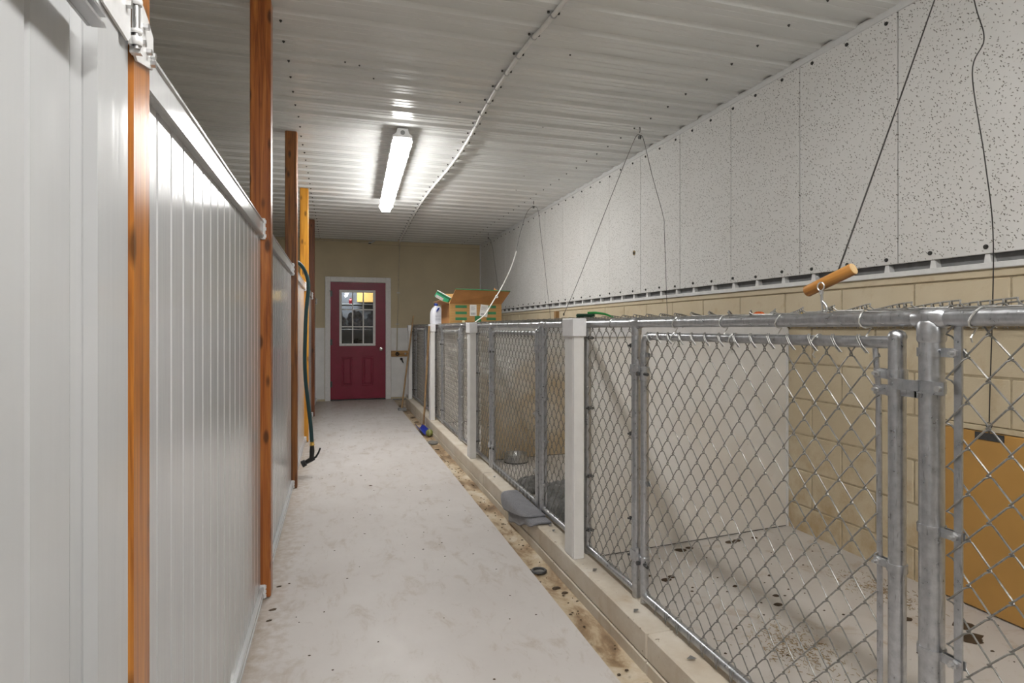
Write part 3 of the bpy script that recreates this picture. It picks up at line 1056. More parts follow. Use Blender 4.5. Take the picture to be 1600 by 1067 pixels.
ZT = 1.257           # top rail centre
RT = .0175
ZB = .166            # bottom rail centre
bays = [
    # near end, latch post, gate latch pipe, gate hinge pipe, hinge post, far end pipe
    dict(a=.44, p=.918, g1=.996, g0=2.100, f=2.166, e=2.655, n='nearest kennel'),
    dict(a=2.85, p=3.300, g1=3.392, g0=4.452, f=4.520, e=5.000, n='second kennel'),
    dict(a=5.16, p=5.655, g1=5.752, g0=6.700, f=6.765, e=7.270, n='third kennel'),
    dict(a=7.42, p=8.030, g1=8.130, g0=9.050, f=9.120, e=9.480, n='farthest kennel'),
]
for bi, B in enumerate(bays):
    near = bi < 2
    fe = thing('kennel_fence', (XF, (B['a'] + B['e']) / 2, ZCURB), 'grey chain link fence front of the ' + B['n'], 'fence', 'chain link kennel fronts')
    MB().cyl((XF, B['a'] - .03, ZT), (XF, B['e'] + .03, ZT), RT, 20).build('top_rail', 'galvanised', fe, smooth=50)
    for (ya, yb) in ((B['a'], B['p']), (B['f'], B['e'])):
        MB().cyl((XF, ya, ZB), (XF, yb, ZB), RT * .95, 16).build('bottom_rail', 'galvanised', fe, smooth=50)
        o = link_sheet(ya + .02, yb - .035 if ya == B['a'] else yb - .02, ZB - .012, ZT + .012, front)
        o.build('chain_link', 'wire', fe, smooth=60, stuff=True)
    for key, r in (('a', .0175), ('p', .023), ('f', .0175), ('e', .0175)):
        pipe(B[key], ZCURB + .002, ZT - .006 if key != 'e' else ZT - .004, r).build('upright', 'galvanised', fe, smooth=50)
    # collars where the uprights meet the top rail
    for key, r in (('p', .023), ('f', .0175)):
        MB().lathe([(r + .001, ZT - .05), (r + .0035, ZT - .045), (r + .0035, ZT - .012), (r, ZT - .006)], (XF, B[key], 0), 16).lathe([(RT + .0005, -.035), (RT + .004, -.03), (RT + .004, .03), (RT + .0005, .035)], (XF, B[key], ZT), 16, 'y').build('rail_tee', 'galvanised', fe, smooth=50)
    # tension bars and bands
    yt = B['p'] - .055
    MB().box(XF - .003, XF + .003, yt - .008, yt + .008, ZB, ZT - .012, .001).build('tension_bar', 'galvanised', fe)
    for z in (1.187, .823, .571, .32):
        m2 = band(MB(), B['p'], z, .023, -1, .018, .042)
        m2.build('tension_band', 'galvanised', fe, smooth=40)
        bolt(MB(), B['p'] - .052, z).build('bolt', 'steel', fe, smooth=40)
    yt = B['f'] + .035
    MB().box(XF - .002, XF + .002, yt - .006, yt + .006, ZB, ZT - .012, .001).build('tension_bar', 'galvanised', fe)
    for z in (1.165, .80, .45, .30):
        band(MB(), B['f'], z, .0175, 1, .014, .022).build('tension_band', 'galvanised', fe, smooth=40)
        bolt(MB(), B['f'] + .033, z).build('bolt', 'steel_dark', fe, smooth=40)
    for z in (1.19, .85, .52, .26):
        band(MB(), B['e'], z, .0175, -1, .014, .022).build('tension_band', 'galvanised', fe, smooth=40)
        bolt(MB(), B['e'] - .033, z).build('bolt', 'steel_dark', fe, smooth=40)
    # ties on the rails
    y = B['a'] + .12
    q = 0
    while y < B['e'] - .05:
        if not any(abs(y - B[k]) < .05 for k in ('p', 'f')):
            tie(MB(), y, ZT, RT, .03 if q % 2 else -.02).build('tie_wire', 'tie_wire', fe)
        y += .26 if near else .4
        q += 1
    # gate
    ga = thing('kennel_gate', (XF, (B['g1'] + B['g0']) / 2, ZCURB + .01), 'chain link gate in the front of the ' + B['n'], 'gate', 'chain link kennel gates')
    gz1, gz0 = 1.205, .170
    pipe(B['g1'], gz0 - .03, 1.226, .0175, True).build('latch_stile', 'galvanised', ga, smooth=50)
    pts = [(XF, B['g0'], gz0 - .025), (XF, B['g0'], gz1 - .05), (XF, B['g0'] - .006, gz1 - .018), (XF, B['g0'] - .02, gz1 - .004), (XF, B['g0'] - .05, gz1)]
    MB().tube(pts, .0165, 16).build('hinge_stile', 'galvanised', ga, smooth=50)
    MB().cyl((XF, B['g1'], gz1), (XF, B['g0'] - .045, gz1), .0142, 16).build('gate_top_rail', 'galvanised', ga, smooth=50)
    MB().cyl((XF, B['g1'], gz0), (XF, B['g0'], gz0), .0172, 16).build('gate_bottom_rail', 'galvanised', ga, smooth=50)
    link_sheet(B['g1'] + .046, B['g0'] - .022, gz0 - .014, gz1 + .012, front).build('chain_link', 'wire', ga, smooth=60, stuff=True)
    # lower selvage: open hooks hanging over the bottom rail
    m2 = MB()
    y = B['g1'] + .09
    while y < B['g0'] - .04:
        m2.tube([(XF - .019, y - .010, gz0 + .018), (XF - .021, y - .005, gz0 - .006), (XF - .019, y, gz0 - .020), (XF - .021, y + .005, gz0 - .006), (XF - .019, y + .012, gz0 + .018)], .0018, 5)
        y += .075
    m2.build('bottom_selvage', 'wire', ga, stuff=True)
    m2 = MB()
    y = B['g1'] + .075
    while y < B['g0'] - .05:
        for dy in (0, .006):
            m2.tube([(XF - .010, y + dy - .012, gz1 - .026), (XF - .0165, y + dy, gz1 - .008), (XF - .0155, y + dy + .010, gz1 + .008), (XF - .006, y + dy + .016, gz1 + .0165)], .0018, 5)
        y += .075
    m2.build('selvage_hooks', 'wire', ga, stuff=True)
    yt = B['g1'] + .046
    pts = [(XF, yt + .010, gz1 + .006), (XF - .002, yt + .004, gz1 - .05), (XF, yt, gz1 - .10), (XF + .001, yt - .002, .7), (XF, yt - .004, gz0)]
    MB().tube(pts, .0075, 6, flat=.5).build('tension_bar', 'galvanised', ga)
    for z in (1.135, 1.099, .712, .36):
        hgt = .022 if z > 1 else .018
        band(MB(), B['g1'], z, .0175, 1, hgt, .036).build('tension_band', 'galvanised', ga, smooth=40)
        bolt(MB(), B['g1'] + .042, z).build('bolt', 'steel', ga, smooth=40)
    # latch: fork from the gate stile to the post
    yl0, yl1 = B['g1'] - .0175, B['p'] + .023
    m2 = MB().box(XF - .012, XF - .006, B['p'] + .012, yl0, 1.090, 1.108).box(XF - .012, XF + .012, B['p'] + .024, B['p'] + .028, 1.090, 1.108)
    m2.build('latch_fork', 'galvanised', ga)
    m2 = MB().lathe([(.0235, 1.102), (.0262, 1.102), (.0262, 1.128), (.0235, 1.128)], (XF, B['p'], 0), 16)
    m2.box(XF - .026, XF - .022, B['p'] - .045, B['p'] + .01, 1.102, 1.128).box(XF - .03, XF - .025, B['p'] + .006, yl0 + .002, 1.106, 1.128)
    m2.build('latch_catch', 'galvanised', fe, smooth=40)
    m2 = MB().cyl((XF - .034, B['p'] - .036, 1.115), (XF - .020, B['p'] - .036, 1.115), .006, 8)
    m2.build('bolt', 'steel', fe, smooth=40)
    # hinges
    for z in (1.055, .30):
        m2 = MB().lathe([(.017, z - .028), (.021, z - .026), (.021, z + .026), (.017, z + .028)], (XF, B['g0'], 0), 16)
        m2.box(XF - .024, XF - .015, B['g0'] + .005, B['f'] + .012, z - .006, z + .034)
        m2.cyl((XF - .020, B['g0'] + .02, z + .02), (XF - .020, B['g0'] + .02, z + .055), .009, 10)
        m2.build('gate_hinge', 'galvanised', ga, smooth=40)
        MB().cyl((XF - .032, B['g0'] + .006, z), (XF - .020, B['g0'] + .006, z), .009, 6).cyl((XF - .010, B['g0'] - .018, z), (XF - .012, B['g0'] - .044, z), .007, 6).build('hinge_bolt', 'steel_dark', ga)
    band(MB(), B['g0'], 1.13, .0165, -1, .016, .018).build('tension_band', 'galvanised', ga, smooth=40)
    band(MB(), B['g0'], .62, .0165, -1, .016, .018).build('tension_band', 'galvanised', ga, smooth=40)
    y = B['g1'] + .22
    while y < B['g0'] - .05:
        tie(MB(), y, gz1, .0142, .025).build('tie_wire', 'tie_wire', ga)
        y += .33 if near else .5
    # roof netting
    rf = thing('kennel_roof', (1.8, (B['a'] + B['e']) / 2, 1.27), 'flat chain link roof netting over the ' + B['n'], 'netting', 'chain link kennel roofs')
    link_sheet(XF - .020, XR - .03, B['a'] - .05, B['e'] + .10, roof, w=.08, h=.10, d=.0065).build('chain_link', 'wire', rf, smooth=60, stuff=True)
    MB().cyl((XR - .03, B['a'] - .05, 1.262), (XR - .03, B['e'] + .1, 1.262), .0125, 12).build('wall_rail', 'galvanised', rf, smooth=50)
    m2 = MB()
    y = B['a']
    while y < B['e']:
        m2.tube([(XR - .05, y, 1.262), (XR - .052, y + .008, 1.246), (XR - .050, y + .014, 1.236)], .0018, 4)
        m2.tube([(XR - .05, y + .01, 1.262), (XR - .052, y + .004, 1.246), (XR - .050, y - .002, 1.236)], .0018, 4)
        y += .04
    m2.build('barbed_selvage', 'wire', rf, stuff=True)

# white capped posts between the kennels
PW = [('capped white post between the two nearest kennels', 2.655), ('capped white post between the second and third kennels', 4.915), ('capped white post beside the leaning broom handle', 7.08), ('capped white post at the far end of the kennel row', 9.28)]
plist = [(lb, y) for lb, y in PW] + [('capped white post at the right edge nearest the camera', .375)]
for lb, y in plist:
    p_ = thing('vinyl_post', (1.11, y, ZCURB), lb, 'post', 'capped white posts along the kennels')
    pr = [(1.083, y - .057), (1.085, y - .059), (1.133, y - .059), (1.135, y - .057), (1.135, y + .057), (1.133, y + .059), (1.085, y + .059), (1.083, y + .057)]
    MB().prism(pr, ZCURB + .001, 1.23, 'z').build('post_shaft', 'post_white', p_)
    MB().box(1.0815, 1.084, y - .044, y + .044, ZCURB + .002, 1.19, .001).build('face_strip', 'post_white', p_)
    MB().box(1.074, 1.144, y - .071, y + .071, 1.197, 1.284, .004).build('post_cap', 'pvc_white', p_)

# partitions between kennels
parts = [('smooth white partition wall inside the nearest kennel', 2.655, 'partition'), ('stained tan partition wall behind the steel bowl', 4.915, 'partition_stained'),
         ('pale partition wall at the back of the third kennel', 7.08, 'partition'), ('pale partition wall at the end of the farthest kennel', 9.28, 'partition')]
for lb, y, mt in parts:
    sk = .065
    y0, y1 = y + .070, y + .070 + .092 * (2.54 - 1.14)
    p_ = thing('kennel_partition', (1.85, (y0 + y1) / 2, ZK), lb, 'partition', 'kennel partitions')

    def slab(x0, x1, z0, z1, t0, t1):
        f = lambda x, tt: y + .070 + .092 * (x - 1.14) + tt
        vs = [(x0, f(x0, t0), z0), (x1, f(x1, t0), z0), (x1, f(x1, t1), z0), (x0, f(x0, t1), z0), (x0, f(x0, t0), z1), (x1, f(x1, t0), z1), (x1, f(x1, t1), z1), (x0, f(x0, t1), z1)]
        return MB().add(vs, [(0, 1, 2, 3), (4, 5, 6, 7), (0, 1, 5, 4), (1, 2, 6, 5), (2, 3, 7, 6), (3, 0, 4, 7)])
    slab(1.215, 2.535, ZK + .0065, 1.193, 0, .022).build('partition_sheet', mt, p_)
    slab(1.215, 2.535, 1.1935, 1.250, -.010, .032).build('top_rail', 'pvc_white', p_)
    slab(1.215, 2.535, ZK + .001, ZK + .006, .004, .018).build('bottom_gap', 'dark_gap', p_)
    slab(2.5355, 2.549, ZK + .001, 1.24, -.005, .027).build('wall_channel', 'pvc_white', p_)

# ------------------------------------------------------------------ guillotine dog door and cables
dd = thing('dog_door', (XR - .02, 1.68, ZK), 'tan sliding dog door on the block wall at the right edge', 'dog door')
MB().box(XR - .018, XR - .004, 1.40, 1.948, .082, .812, .003).build('door_panel', 'tan_door_plastic', dd)
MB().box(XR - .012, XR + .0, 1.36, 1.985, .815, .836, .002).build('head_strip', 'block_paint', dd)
MB().box(XR - .023, XR - .0185, 1.672, 1.783, .782, .812, .001).build('lift_plate', 'steel_dark', dd)
for y in (1.695, 1.76):
    MB().cyl((XR - .0255, y, .797), (XR - .0225, y, .797), .006, 10).build('screw', 'screw_dark', dd)
MB().ring((XR - .03, 1.722, .845), .011, .0022, 'x', 14, 6).cyl((XR - .03, 1.722, .812), (XR - .03, 1.722, .834), .0022, 6).build('eye_bolt', 'steel_dark', dd, smooth=60)


def pulley(x, y, z, label):
    p_ = thing('cable_pulley', (x, y, z), label, 'pulley', 'small pulleys hanging from the ceiling')
    MB().ring((x, y, (ZC + z) / 2 + .012), .016, .0022, 'x', 12, 5, .5, 1.3).build('hook', 'cable_dark', p_)
    MB().lathe([(.016, -.006), (.013, -.003), (.013, .003), (.016, .006)], (x, y, z), 14, 'x').build('wheel', 'steel_dark', p_)
    return p_


def cable(name, pts, label, r=.0022, mat='cable_dark', smooth=True, n=8):
    m2 = MB().tube(smooth_path(pts, n) if smooth else pts, r, 6)
    return tag(m2.build(name, mat, smooth=60), label, 'cable', 'steel door cables above the kennels')


# kennel 1
pulley(2.19, 1.60, 2.70, 'small pulley over the nearest kennel, above the wooden dowel handle')
cable('lift_cable', [(1.222, 1.200, 1.372), (1.50, 1.316, 1.745), (1.84, 1.455, 2.215), (2.19, 1.592, 2.716)], 'taut grey cable rising from the wooden dowel handle')
cable('lift_cable', [(2.19, 1.606, 2.716), (2.40, 1.690, 2.50), (2.42, 1.672, 2.362), (2.40, 1.702, 2.239), (2.42, 1.668, 1.885), (2.46, 1.665, 1.56), (2.515, 1.716, .95), (2.52, 1.721, .860)], 'wavy dark cable hanging down to the tan dog door')
# kennel 2
pulley(2.19, 3.97, 2.675, 'small ceiling pulley over the second kennel')
cable('lift_cable', [(1.585, 3.98, 1.345), (1.70, 3.975, 1.60), (1.94, 3.97, 2.18), (2.12, 3.966, 2.60), (2.165, 3.966, 2.685), (2.185, 3.966, 2.692)], 'cable from the second kennel pulley down to the wooden block')
cable('lift_cable', [(2.195, 3.974, 2.692), (2.225, 3.975, 2.66), (2.30, 3.98, 2.40), (2.42, 4.02, 2.10), (2.43, 4.02, 1.98), (2.50, 4.10, 1.45), (2.52, 4.12, 1.30)], 'cable from the second kennel pulley down the wall panels')
# kennel 3
pulley(2.25, 6.63, 2.675, 'small ceiling pulley over the third kennel')
cable('lift_cable', [(2.255, 6.634, 2.692), (2.31, 6.64, 2.64), (2.36, 6.68, 2.35), (2.40, 6.7, 2.1), (2.45, 6.72, 1.75), (2.51, 6.75, 1.35)], 'thin cable from the third kennel pulley down the white wall panels')
cable('lift_cable', [(2.245, 6.63, 2.692), (2.16, 6.62, 2.60), (2.05, 6.55, 2.32), (1.98, 6.45, 2.12)], 'thin cable end curving left from the third kennel pulley')
cable('sleeved_cable', [(1.98, 6.45, 2.12), (1.88, 6.32, 1.92), (1.74, 6.18, 1.70), (1.62, 6.08, 1.545), (1.50, 6.0, 1.385), (1.38, 5.95, 1.30)], 'white sleeved cable slanting across the front of the open carton', .0065, 'conduit_white')
tag(MB().ring((1.645, 6.075, 1.575), .012, .005, 'y', 12, 6).build('cable_collar', 'pvc_white'), 'small white collar knotted round the sleeved cable', 'collar')
# kennel 4
pulley(2.30, 9.0, 2.66, 'small ceiling pulley over the farthest kennel near the corner')
cable('lift_cable', [(2.30, 9.0, 2.675), (2.36, 9.0, 2.55), (2.44, 9.02, 2.05), (2.50, 9.05, 1.70), (2.52, 9.06, 1.35)], 'dark cable in the corner behind the open carton')

# dowel handle with snap hook
dh = thing('dowel_handle', (1.2, 1.19, 1.28), 'tilted wooden dowel handle with a steel snap hook on the fence rail', 'handle')
a, b = Vector((1.175, 1.252, 1.331)), Vector((1.205, 1.133, 1.381))
dirv = (b - a).normalized()
m2 = MB().lathe([(.0125, -.066), (.015, -.062), (.015, .064), (.0145, .066)], (0, 0, 0), 22, 'x')
q = Vector((1, 0, 0)).rotation_difference(dirv).to_matrix().to_4x4()
ctr = (a + b) / 2
me = m2.mesh('dowel', 'dowel_wood', smooth=40)
o = inst('dowel', me, tuple(ctr), dh)
o.rotation_euler = q.to_euler()
m2 = MB().lathe([(.0142, .0), (.0138, .0012)], (.066, 0, 0), 22, 'x')
o = inst('dowel_end', m2.mesh('dowel_end', 'dowel_end'), tuple(ctr), dh)
o.rotation_euler = q.to_euler()
sx, sy = 1.184, 1.196
MB().ring((sx - .016, sy, 1.341), .0105, .0019, 'x', 16, 6).build('swivel_eye', 'steel', dh, smooth=60)
MB().cyl((sx - .014, sy, 1.329), (sx - .012, sy, 1.300), .0036, 10).lathe([(.0055, 1.322), (.0055, 1.330)], (sx - .014, sy, 0), 10).build('snap_shank', 'steel', dh, smooth=40)
MB().tube([(sx - .012, sy + .001, 1.306), (sx - .013, sy - .012, 1.295), (sx - .014, sy - .018, 1.284), (sx - .013, sy - .014, 1.279), (sx - .012, sy - .006, 1.279)], [.003, .0036, .0036, .003, .0025], 8).build('snap_hook', 'steel', dh, smooth=60)
MB().tube([(sx - .012, sy, 1.300), (sx - .012, sy - .001, 1.282)], .0024, 8).build('snap_gate', 'steel', dh, smooth=60)
wd = thing('wood_block', (1.56, 4.02, 1.275), 'small brown wooden block standing on the netting behind the white post', 'block')
MB().box(1.525, 1.555, 4.0, 4.035, 1.284, 1.362, .003).build('block_body', 'handle_wood', wd)
MB().ring((1.583, 3.985, 1.338), .009, .003, 'x', 10, 5).build('eye_screw', 'cable_dark', wd)

# ------------------------------------------------------------------ hose
hz = thing('garden_hose', (-.22, 5.2, .1), 'dark green garden hose hanging beside the wooden posts', 'hose')
hp_ = [(-.43, 5.0, 1.55), (-.41, 5.03, 1.70), (-.36, 5.08, 1.765), (-.295, 5.15, 1.775), (-.243, 5.20, 1.70), (-.221, 5.2, 1.59), (-.238, 5.2, 1.38), (-.247, 5.2, 1.15), (-.250, 5.2, .98), (-.243, 5.2, .80), (-.222, 5.2, .60), (-.202, 5.2, .42), (-.193, 5.2, .285)]
MB().tube(smooth_path(hp_, 8), .0155, 12).build('hose_tube', 'hose_green', hz, smooth=60)
MB().lathe([(.017, .255), (.020, .257), (.020, .268), (.017, .27), (.017, .288)], (-.192, 5.2, 0), 14).build('brass_collar', 'brass', hz, smooth=40)
nz = thing('spray_nozzle', (-.19, 5.2, .09), 'black pistol spray nozzle at the end of the green hose', 'nozzle')
MB().tube([(-.192, 5.2, .254), (-.192, 5.2, .21), (-.194, 5.2, .17), (-.196, 5.2, .138)], [.017, .021, .019, .022], 12).build('grip', 'rubber_black', nz, smooth=60)
MB().tube([(-.172, 5.2, .150), (-.20, 5.2, .140), (-.228, 5.2, .125), (-.240, 5.2, .118), (-.243, 5.2, .117), (-.272, 5.2, .103)], [.016, .021, .019, .018, .027, .029], 14).build('barrel', 'rubber_black', nz, smooth=50)
MB().tube([(-.180, 5.2, .148), (-.160, 5.2, .160), (-.140, 5.2, .195), (-.126, 5.2, .232)], [.010, .009, .008, .007], 8).build('trigger', 'rubber_black', nz, smooth=60)

# ------------------------------------------------------------------ things in the gutter
b1 = thing('broom', (1.0, 9.0, 0), 'wooden broom handle leaning on the fence nearest the far wall', 'broom')
MB().tube([(.955, 9.02, .03), (1.05, 9.08, .75), (1.145, 9.14, 1.43)], .0125, 10).build('handle', 'broom_wood', b1, smooth=60)
MB().box(.90, 1.02, 8.95, 9.09, -.012, .03, .008).build('broom_head', 'gap_grey', b1)
b2 = thing('scoop_rake', (1.0, 7.2, 0), 'long wooden handle with blue scoop leaning on the white post', 'scoop')
MB().tube([(1.03, 7.25, .02), (1.045, 7.12, .62), (1.062, 6.985, 1.262)], .0125, 10).build('handle', 'broom_wood', b2, smooth=60)
m2 = MB()
rows = []
for i in range(8):
    y = 6.88 + .42 * i / 7
    row = []
    for j in range(7):
        u = -1 + 2 * j / 6
        z = -.005 + .055 * u * u + .01 * (i / 7)
        row.append((1.0 + u * .045 - .02 * (i / 7), y, z))
    rows.append(row)
m2.grid(rows)
rows2 = [[(p[0], p[1], p[2] - .005) for p in r] for r in rows]
m2.grid(rows2)
m2.build('scoop_pan', 'scoop_blue', b2, smooth=60)
bm = bmesh.new()
bmesh.ops.create_uvsphere(bm, u_segments=20, v_segments=14, radius=.042)
bm.verts.index_update()
m2 = MB().add([(v.co.x + 1.035, v.co.y + 6.80, v.co.z + .028) for v in bm.verts], [[v.index for v in f.verts] for f in bm.faces])
bm.free()
bo = m2.build('tennis_ball', 'ball_green', smooth=80)
tag(bo, 'dirty green tennis ball in the gutter by the curb', 'ball')
m2 = MB().ring((1.035, 6.80, .028), .0425, .0012, 'x', 20, 5)
m2.build('seam', 'label_white', bo)
ld = thing('rubber_disc', (1.012, 6.40, -.02), 'grey oval disc lying flat in the gutter', 'disc')
MB().lathe([(.052, -.016), (.055, -.010), (.055, -.004), (.045, -.001), (.012, .001)], (1.012, 6.40, 0), 24, 'z', 1.0, 1.9).build('disc_body', 'lid_grey', ld, smooth=40)
dr = thing('drain_ring', (1.0, 2.86, -.02), 'round dark drain in the brown gutter', 'drain')
MB().ring((1.0, 2.86, -.010), .034, .007, 'z', 24, 8).build('rim', 'steel_dark', dr, smooth=60)
MB().lathe([(.030, -.018), (.030, -.013)], (1.0, 2.86, 0), 20).build('drain_bottom', 'lid_grey', dr)

# ------------------------------------------------------------------ in the second kennel
bw_ = thing('steel_bowl', (1.50, 4.93, ZK), 'round steel dog bowl on the second kennel floor', 'bowl')
MB().lathe([(.085, ZK + .001), (.105, ZK + .003), (.092, ZK + .075), (.098, ZK + .078), (.100, ZK + .074), (.094, ZK + .072), (.088, ZK + .07), (.070, ZK + .02), (.01, ZK + .018)], (1.50, 4.90, 0), 32).build('bowl_shell', 'steel', bw_, smooth=40)
MB().lathe([(.1055, ZK + .001), (.107, ZK + .004), (.1055, ZK + .010), (.103, ZK + .010)], (1.50, 4.90, 0), 32).build('rubber_ring', 'rubber_black', bw_, smooth=40)


def heap(cx, cy, rx, ry, hz_, seed, name, label):
    rows = []
    N = 46
    for i in range(N + 1):
        row = []
        for j in range(N + 1):
            u, v = -1 + 2 * i / N, -1 + 2 * j / N
            d = math.sqrt(u * u + v * v)
            env = max(0.0, 1 - (abs(u) ** 3 + abs(v) ** 3)) ** .4
            ridg = 1 - abs(noise.noise((u * 1.6 + seed, v * 3.4, seed)))
            f2 = 1 - abs(noise.noise((u * 3.2, v * 7.0 + seed, seed * 2)))
            fold = .5 + .5 * math.sin(v * 9.0 + 2.2 * noise.noise((u * 1.5 + seed, v * 1.2, seed)) + u * 2.0)
            z = env * hz_ * (.42 + .38 * ridg ** 2 + .24 * fold)
            wob = 1 + .14 * noise.noise((u * 1.8 + seed, v * 1.8, 3.0))
            row.append((cx + u * rx * wob, cy + v * ry * wob, ZK + .003 + z))
        rows.append(row)
    o = MB().grid(rows).build(name, 'blanket_cloth', smooth=80)
    sol = o.modifiers.new('thickness', 'SOLIDIFY')
    sol.thickness = .008
    sol.offset = 1
    return tag(o, label, 'blanket', 'blankets in the second kennel')


heap(1.49, 3.40, .27, .42, .18, 2.1, 'dog_blanket', 'crumpled dark grey blanket heaped inside the second kennel gate')
heap(1.36, 4.02, .12, .12, .10, 7.7, 'dog_blanket', 'smaller grey blanket bunched behind the bigger heap in the second kennel')

# towel hanging over the curb: two overlapping flaps
tw = thing('grey_towel', (1.07, 3.4, .02), 'grey towel draped over the concrete curb', 'towel')


def flap(y0, y1, hang, back, lift, seed):
    rows = []
    N, K = 26, 22
    for i in range(N + 1):
        t0 = i / N
        y = y0 + (y1 - y0) * t0
        h = hang(t0)
        L = back + h
        row = []
        for j in range(K + 1):
            s = L * j / K
            wob = .006 * noise.noise((y * 9 + seed, s * 12, seed))
            rr = .016 + lift
            arc = rr * math.pi / 2
            if s < back:
                x, z = XCURB + .004 + back - s, ZCURB + .005 + lift
            elif s < back + arc:
                a_ = (s - back) / rr
                x, z = XCURB + .004 - rr * math.sin(a_), ZCURB + .005 + lift - rr + rr * math.cos(a_)
            else:
                d = s - back - arc
                x, z = XCURB + .004 - rr - .02 * d, ZCURB + .005 + lift - rr - d
            # round the corner
            row.append((x - abs(wob) * (1 if s > back else 0), y + wob, z + (abs(wob) if s < back else 0)))
        rows.append(row)
    o = MB().grid(rows).build('towel_flap', 'towel_cloth', tw, smooth=80)
    s_ = o.modifiers.new('thickness', 'SOLIDIFY')
    s_.thickness = .006
    s_.offset = 1
    return o


flap(3.10, 3.60, lambda t: .010 + .125 * min(1, t * 1.15) ** .85 + .006 * math.sin(t * 14), .080, .0, 1.3)
flap(3.20, 3.76, lambda t: .006 + .105 * min(1, t * 1.1) ** .7 - (.05 * ((t - .85) / .15) ** 2 if t > .85 else 0), .080, .009, 5.1)

# ------------------------------------------------------------------ on the netting roof
ZR = 1.287
cb = thing('cardboard_carton', (1.52, 6.75, ZR), 'open brown cardboard carton with green print on the netting roof', 'carton')
BX0, BX1, BY0, BY1, BZ1 = 1.20, 1.795, 6.42, 6.95, 1.512
MB().box(BX0, BX1, BY0, BY0 + .006, ZR, BZ1).build('carton_front', 'cardboard', cb)
MB().box(BX0, BX1, BY1 - .006, BY1, ZR, BZ1).build('carton_back', 'cardboard', cb)
MB().box(BX0, BX0 + .006, BY0 + .006, BY1 - .006, ZR, BZ1).build('carton_side', 'cardboard_inner', cb)
MB().box(BX1 - .006, BX1, BY0 + .006, BY1 - .006, ZR, BZ1).build('carton_side', 'cardboard', cb)
MB().box(BX0 + .006, BX1 - .006, BY0 + .006, BY1 - .006, ZR, ZR + .006).build('carton_bottom', 'cardboard', cb)


def quad_sheet(p, th=.005):
    p = [Vector(q) for q in p]
    nrm = (p[1] - p[0]).cross(p[3] - p[0]).normalized() * th
    vs = p + [q + nrm for q in p]
    return MB().add([tuple(v) for v in vs], [(0, 1, 2, 3), (7, 6, 5, 4), (0, 4, 5, 1), (1, 5, 6, 2), (2, 6, 7, 3), (3, 7, 4, 0)])


ff = quad_sheet([(BX0, BY0, BZ1), (BX1, BY0, BZ1), (BX1 + .065, BY0 - .13, BZ1 + .135), (BX0 + .045, BY0 - .10, BZ1 + .150)]).build('front_flap', 'cardboard_inner', cb)
m2 = MB().tube([(BX0 + .045, BY0 - .101, BZ1 + .151), (1.5, BY0 - .118, BZ1 + .148), (BX1 + .065, BY0 - .131, BZ1 + .136)], .0055, 6)
m2.build('flap_edge', 'print_green', ff)
quad_sheet([(BX1, BY0 + .02, BZ1), (BX1, BY1 - .1, BZ1), (BX1 + .02, BY1 - .12, BZ1 + .21), (BX1 + .02, BY0 + .18, BZ1 + .14)]).build('side_flap', 'cardboard_inner', cb)
quad_sheet([(BX0, BY1, BZ1), (BX1, BY1, BZ1), (BX1 - .02, BY1 + .12, BZ1 + .14), (BX0 + .02, BY1 + .12, BZ1 + .14)]).build('back_flap', 'cardboard', cb)
quad_sheet([(BX0, BY0 + .02, BZ1), (BX0, BY1 - .02, BZ1), (BX0 - .10, BY1 - .04, BZ1 + .03), (BX0 - .10, BY0 + .04, BZ1 + .03)]).build('side_flap', 'cardboard_inner', cb)
# print on the front
yy = BY0 - .0012
for r, z in enumerate((BZ1 - .02, BZ1 - .09, BZ1 - .155)):
    MB().box(BX0 + .065, BX0 + .195, yy, BY0, z - .030, z, 0).build('green_band', 'print_green', cb)
    MB().box(BX0 + .42, BX0 + .53, yy, BY0, z - .030, z, 0).build('green_band', 'print_green', cb)
for r in range(7):
    z = BZ1 - .018 - r * .030
    m2 = MB().box(BX0 + .012, BX1 - .012, yy + .0006, BY0, z - .0035, z)
    m2.build('print_line', 'print_brown', cb)
MB().box(BX0 + .285, BX0 + .36, yy, BY0, ZR + .005, ZR + .09).build('green_band', 'print_green', cb)
for (x0, x1, z0, z1, rt) in ((BX0 + .228, BX0 + .305, 1.375, 1.500, 0), (BX0 + .345, BX0 + .435, 1.368, 1.500, -.12)):
    cxx, czz = (x0 + x1) / 2, (z0 + z1) / 2
    R = Matrix.Translation((cxx, 0, czz)) @ Matrix.Rotation(-rt, 4, 'Y') @ Matrix.Translation((-cxx, 0, -czz))
    st_ = MB().box(x0, x1, yy - .0014, yy, z0, z1).xform(R).build('shipping_label', 'label_white', cb)
    m2 = MB()
    for q in range(4):
        zz = z1 - .02 - q * .012
        m2.box(x0 + .012, x1 - .012 - .012 * (q % 2), yy - .002, yy - .0015, zz - .003, zz)
    for q in range(9):
        xx = x0 + .012 + q * .006
        m2.box(xx, xx + .002 + .001 * (q % 3), yy - .002, yy - .0015, z0 + .012, z0 + .036)
    m2.xform(R).build('label_print', 'label_ink', st_)
bt = MB().lathe([(.017, 0), (.017, .006), (.012, .012)], (0, 0, 0), 14, 'y')
bt.v = [(p[0] + 1.345, 6.36 - p[1], p[2] + ZR + .02) for p in bt.v]
tag(bt.build('cream_knob', 'print_pale', smooth=40), 'small cream round knob in front of the open carton', 'knob')

